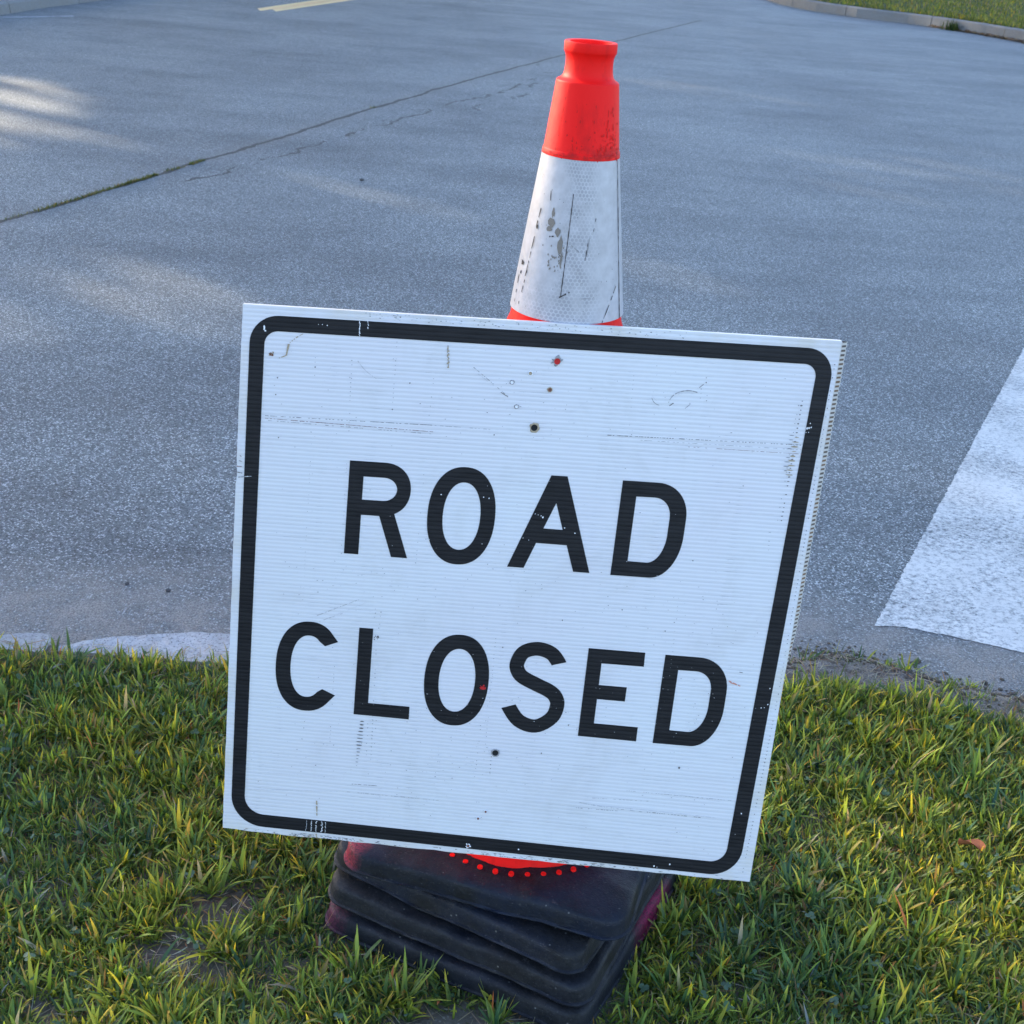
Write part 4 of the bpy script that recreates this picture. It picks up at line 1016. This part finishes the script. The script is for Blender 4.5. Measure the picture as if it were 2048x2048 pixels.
# ------------------------------------------------------------------ trees beyond the left kerb that shade the place
def bark():
    n = N('bark'); co = n.obj(); n.bump(n.noise(n.vmath('MULTIPLY', co, (1, 1, .25)), 14, 5), .8, .05)
    return n.fin(n.mix(n.noise(co, 9, 4), (.07, .055, .045), (.16, .135, .11)), .9, .2)
M_bark = bark()
def leaf_mat():
    n = N('tree_leaves'); att = n.n('ShaderNodeObjectInfo').outputs['Random']; co = n.obj()
    c = n.mix(n.noise(co, 1.2, 3), (.045, .085, .02), (.10, .15, .03)); n.fin(c, .6, .3); return n.m
M_leaf = leaf_mat()
# where breaks in the crowns let sunlight reach the ground: x, y, radii, share of leaves kept
GAPS = [(-4.25, 8.7, 1.05, 1.8, .12), (-1.55, 5.0, .45, .8, .30), (3.0, 9.2, 1.3, 1.4, .30), (1.25, 4.05, .42, .6, .22), (-3.3, 7.2, .5, .7, .5), (.2, .0, 3.6, 2.35, .20)]
TREES = [(-2.5, 'leftmost'), (4, ''), (10.5, ''), (17, ''), (23.5, ''), (30, ''), (37, '')]
TL = ['broad leafy shade tree first in the row beyond the left kerb', 'leafy shade tree second in the row beyond the left kerb', 'leafy shade tree third in the row beyond the left kerb', 'leafy shade tree fourth in the row beyond the left kerb',
      'leafy shade tree fifth in the row beyond the left kerb', 'leafy shade tree sixth in the row beyond the left kerb', 'leafy shade tree seventh in the row beyond the left kerb']
for ti, (pp, _) in enumerate(TREES):
    r_ = np.random.default_rng(100+ti)
    cxy = Vector((SUN_H.x, SUN_H.y, 0))*35+Vector((.6, .8, 0))*pp
    t = empty('shade_tree', (cxy.x, cxy.y, -.05)); tag(t, TL[ti], 'tree', 'shade trees beyond the left kerb')
    # trunk with limbs
    bm = bmesh.new()
    def limb(a, b, r0, r1, k=10, s=8):
        a, b = Vector(a), Vector(b); d = (b-a).normalized(); o1 = d.orthogonal().normalized(); o2 = d.cross(o1); prev = None
        for i in range(s+1):
            q = i/s; c = a.lerp(b, q)+Vector((math.sin(q*5+ti), math.cos(q*4+ti), 0))*.12*q*(1-q)*4; rr = r0+(r1-r0)*q
            ring = [bm.verts.new(c+(o1*math.cos(x*2*math.pi/k)+o2*math.sin(x*2*math.pi/k))*rr) for x in range(k)]
            if prev:
                for x in range(k): bm.faces.new((prev[x], prev[(x+1) % k], ring[(x+1) % k], ring[x]))
            prev = ring
    limb((0, 0, 0), (0, 0, 6), .42, .26)
    for q in range(7):
        a = q*.9+ti; limb((0, 0, 4.2+.35*q), (3.4*math.cos(a), 3.4*math.sin(a), 8+q*.8), .15, .03, 7, 6)
    limb((0, 0, 6), (.3, .2, 14), .26, .05)
    bmesh.ops.recalc_face_normals(bm, faces=bm.faces)
    me = bpy.data.meshes.new('trunk'); bm.to_mesh(me); bm.free(); o = bpy.data.objects.new('trunk', me); COL.objects.link(o); me.materials.append(M_bark); o.parent = t
    # crown
    m = 21000; d = r_.normal(size=(m, 3)); d /= np.linalg.norm(d, axis=1)[:, None]; rad = r_.uniform(.25, 1, m)**.5
    lump = 1+.16*np.sin(d[:, 0]*5+ti)+.12*np.sin(d[:, 1]*7+ti*2)+.10*np.sin(d[:, 2]*9)
    P_ = d*rad[:, None]*lump[:, None]*np.array([5.2, 5.2, 6.6])+np.array([0, 0, 10.4])
    Wp = P_+np.array([cxy.x, cxy.y, -.05]); g = Wp[:, :2]-np.array([SUN.x, SUN.y])/SUN.z*Wp[:, 2:3]
    keep = np.ones(m, bool); rnd = r_.uniform(0, 1, m)
    for gx, gy, rx, ry, kp in GAPS:
        q = ((g[:, 0]-gx)/rx)**2+((g[:, 1]-gy)/ry)**2
        keep &= ~((q < 1) & (rnd > kp))
    keep &= P_[:, 2] > 3.2
    P_ = P_[keep]; m = len(P_)
    a = r_.normal(size=(m, 3)); a /= np.linalg.norm(a, axis=1)[:, None]; b = np.cross(a, r_.normal(size=(m, 3))); b /= np.linalg.norm(b, axis=1)[:, None]
    sz = r_.uniform(.13, .24, m)[:, None]
    V = np.stack([P_-a*sz, P_+b*sz*.62, P_+a*sz, P_-b*sz*.62], 1).reshape(-1, 3)
    me = bpy.data.meshes.new('crown'); me.vertices.add(m*4); me.vertices.foreach_set('co', V.ravel()); me.loops.add(m*4); me.loops.foreach_set('vertex_index', np.arange(m*4, dtype=np.int32))
    me.polygons.add(m); me.polygons.foreach_set('loop_start', np.arange(m, dtype=np.int32)*4); me.update(calc_edges=True); me.materials.append(M_leaf)
    o = bpy.data.objects.new('crown', me); COL.objects.link(o); o.parent = t
bpy.context.view_layer.update()
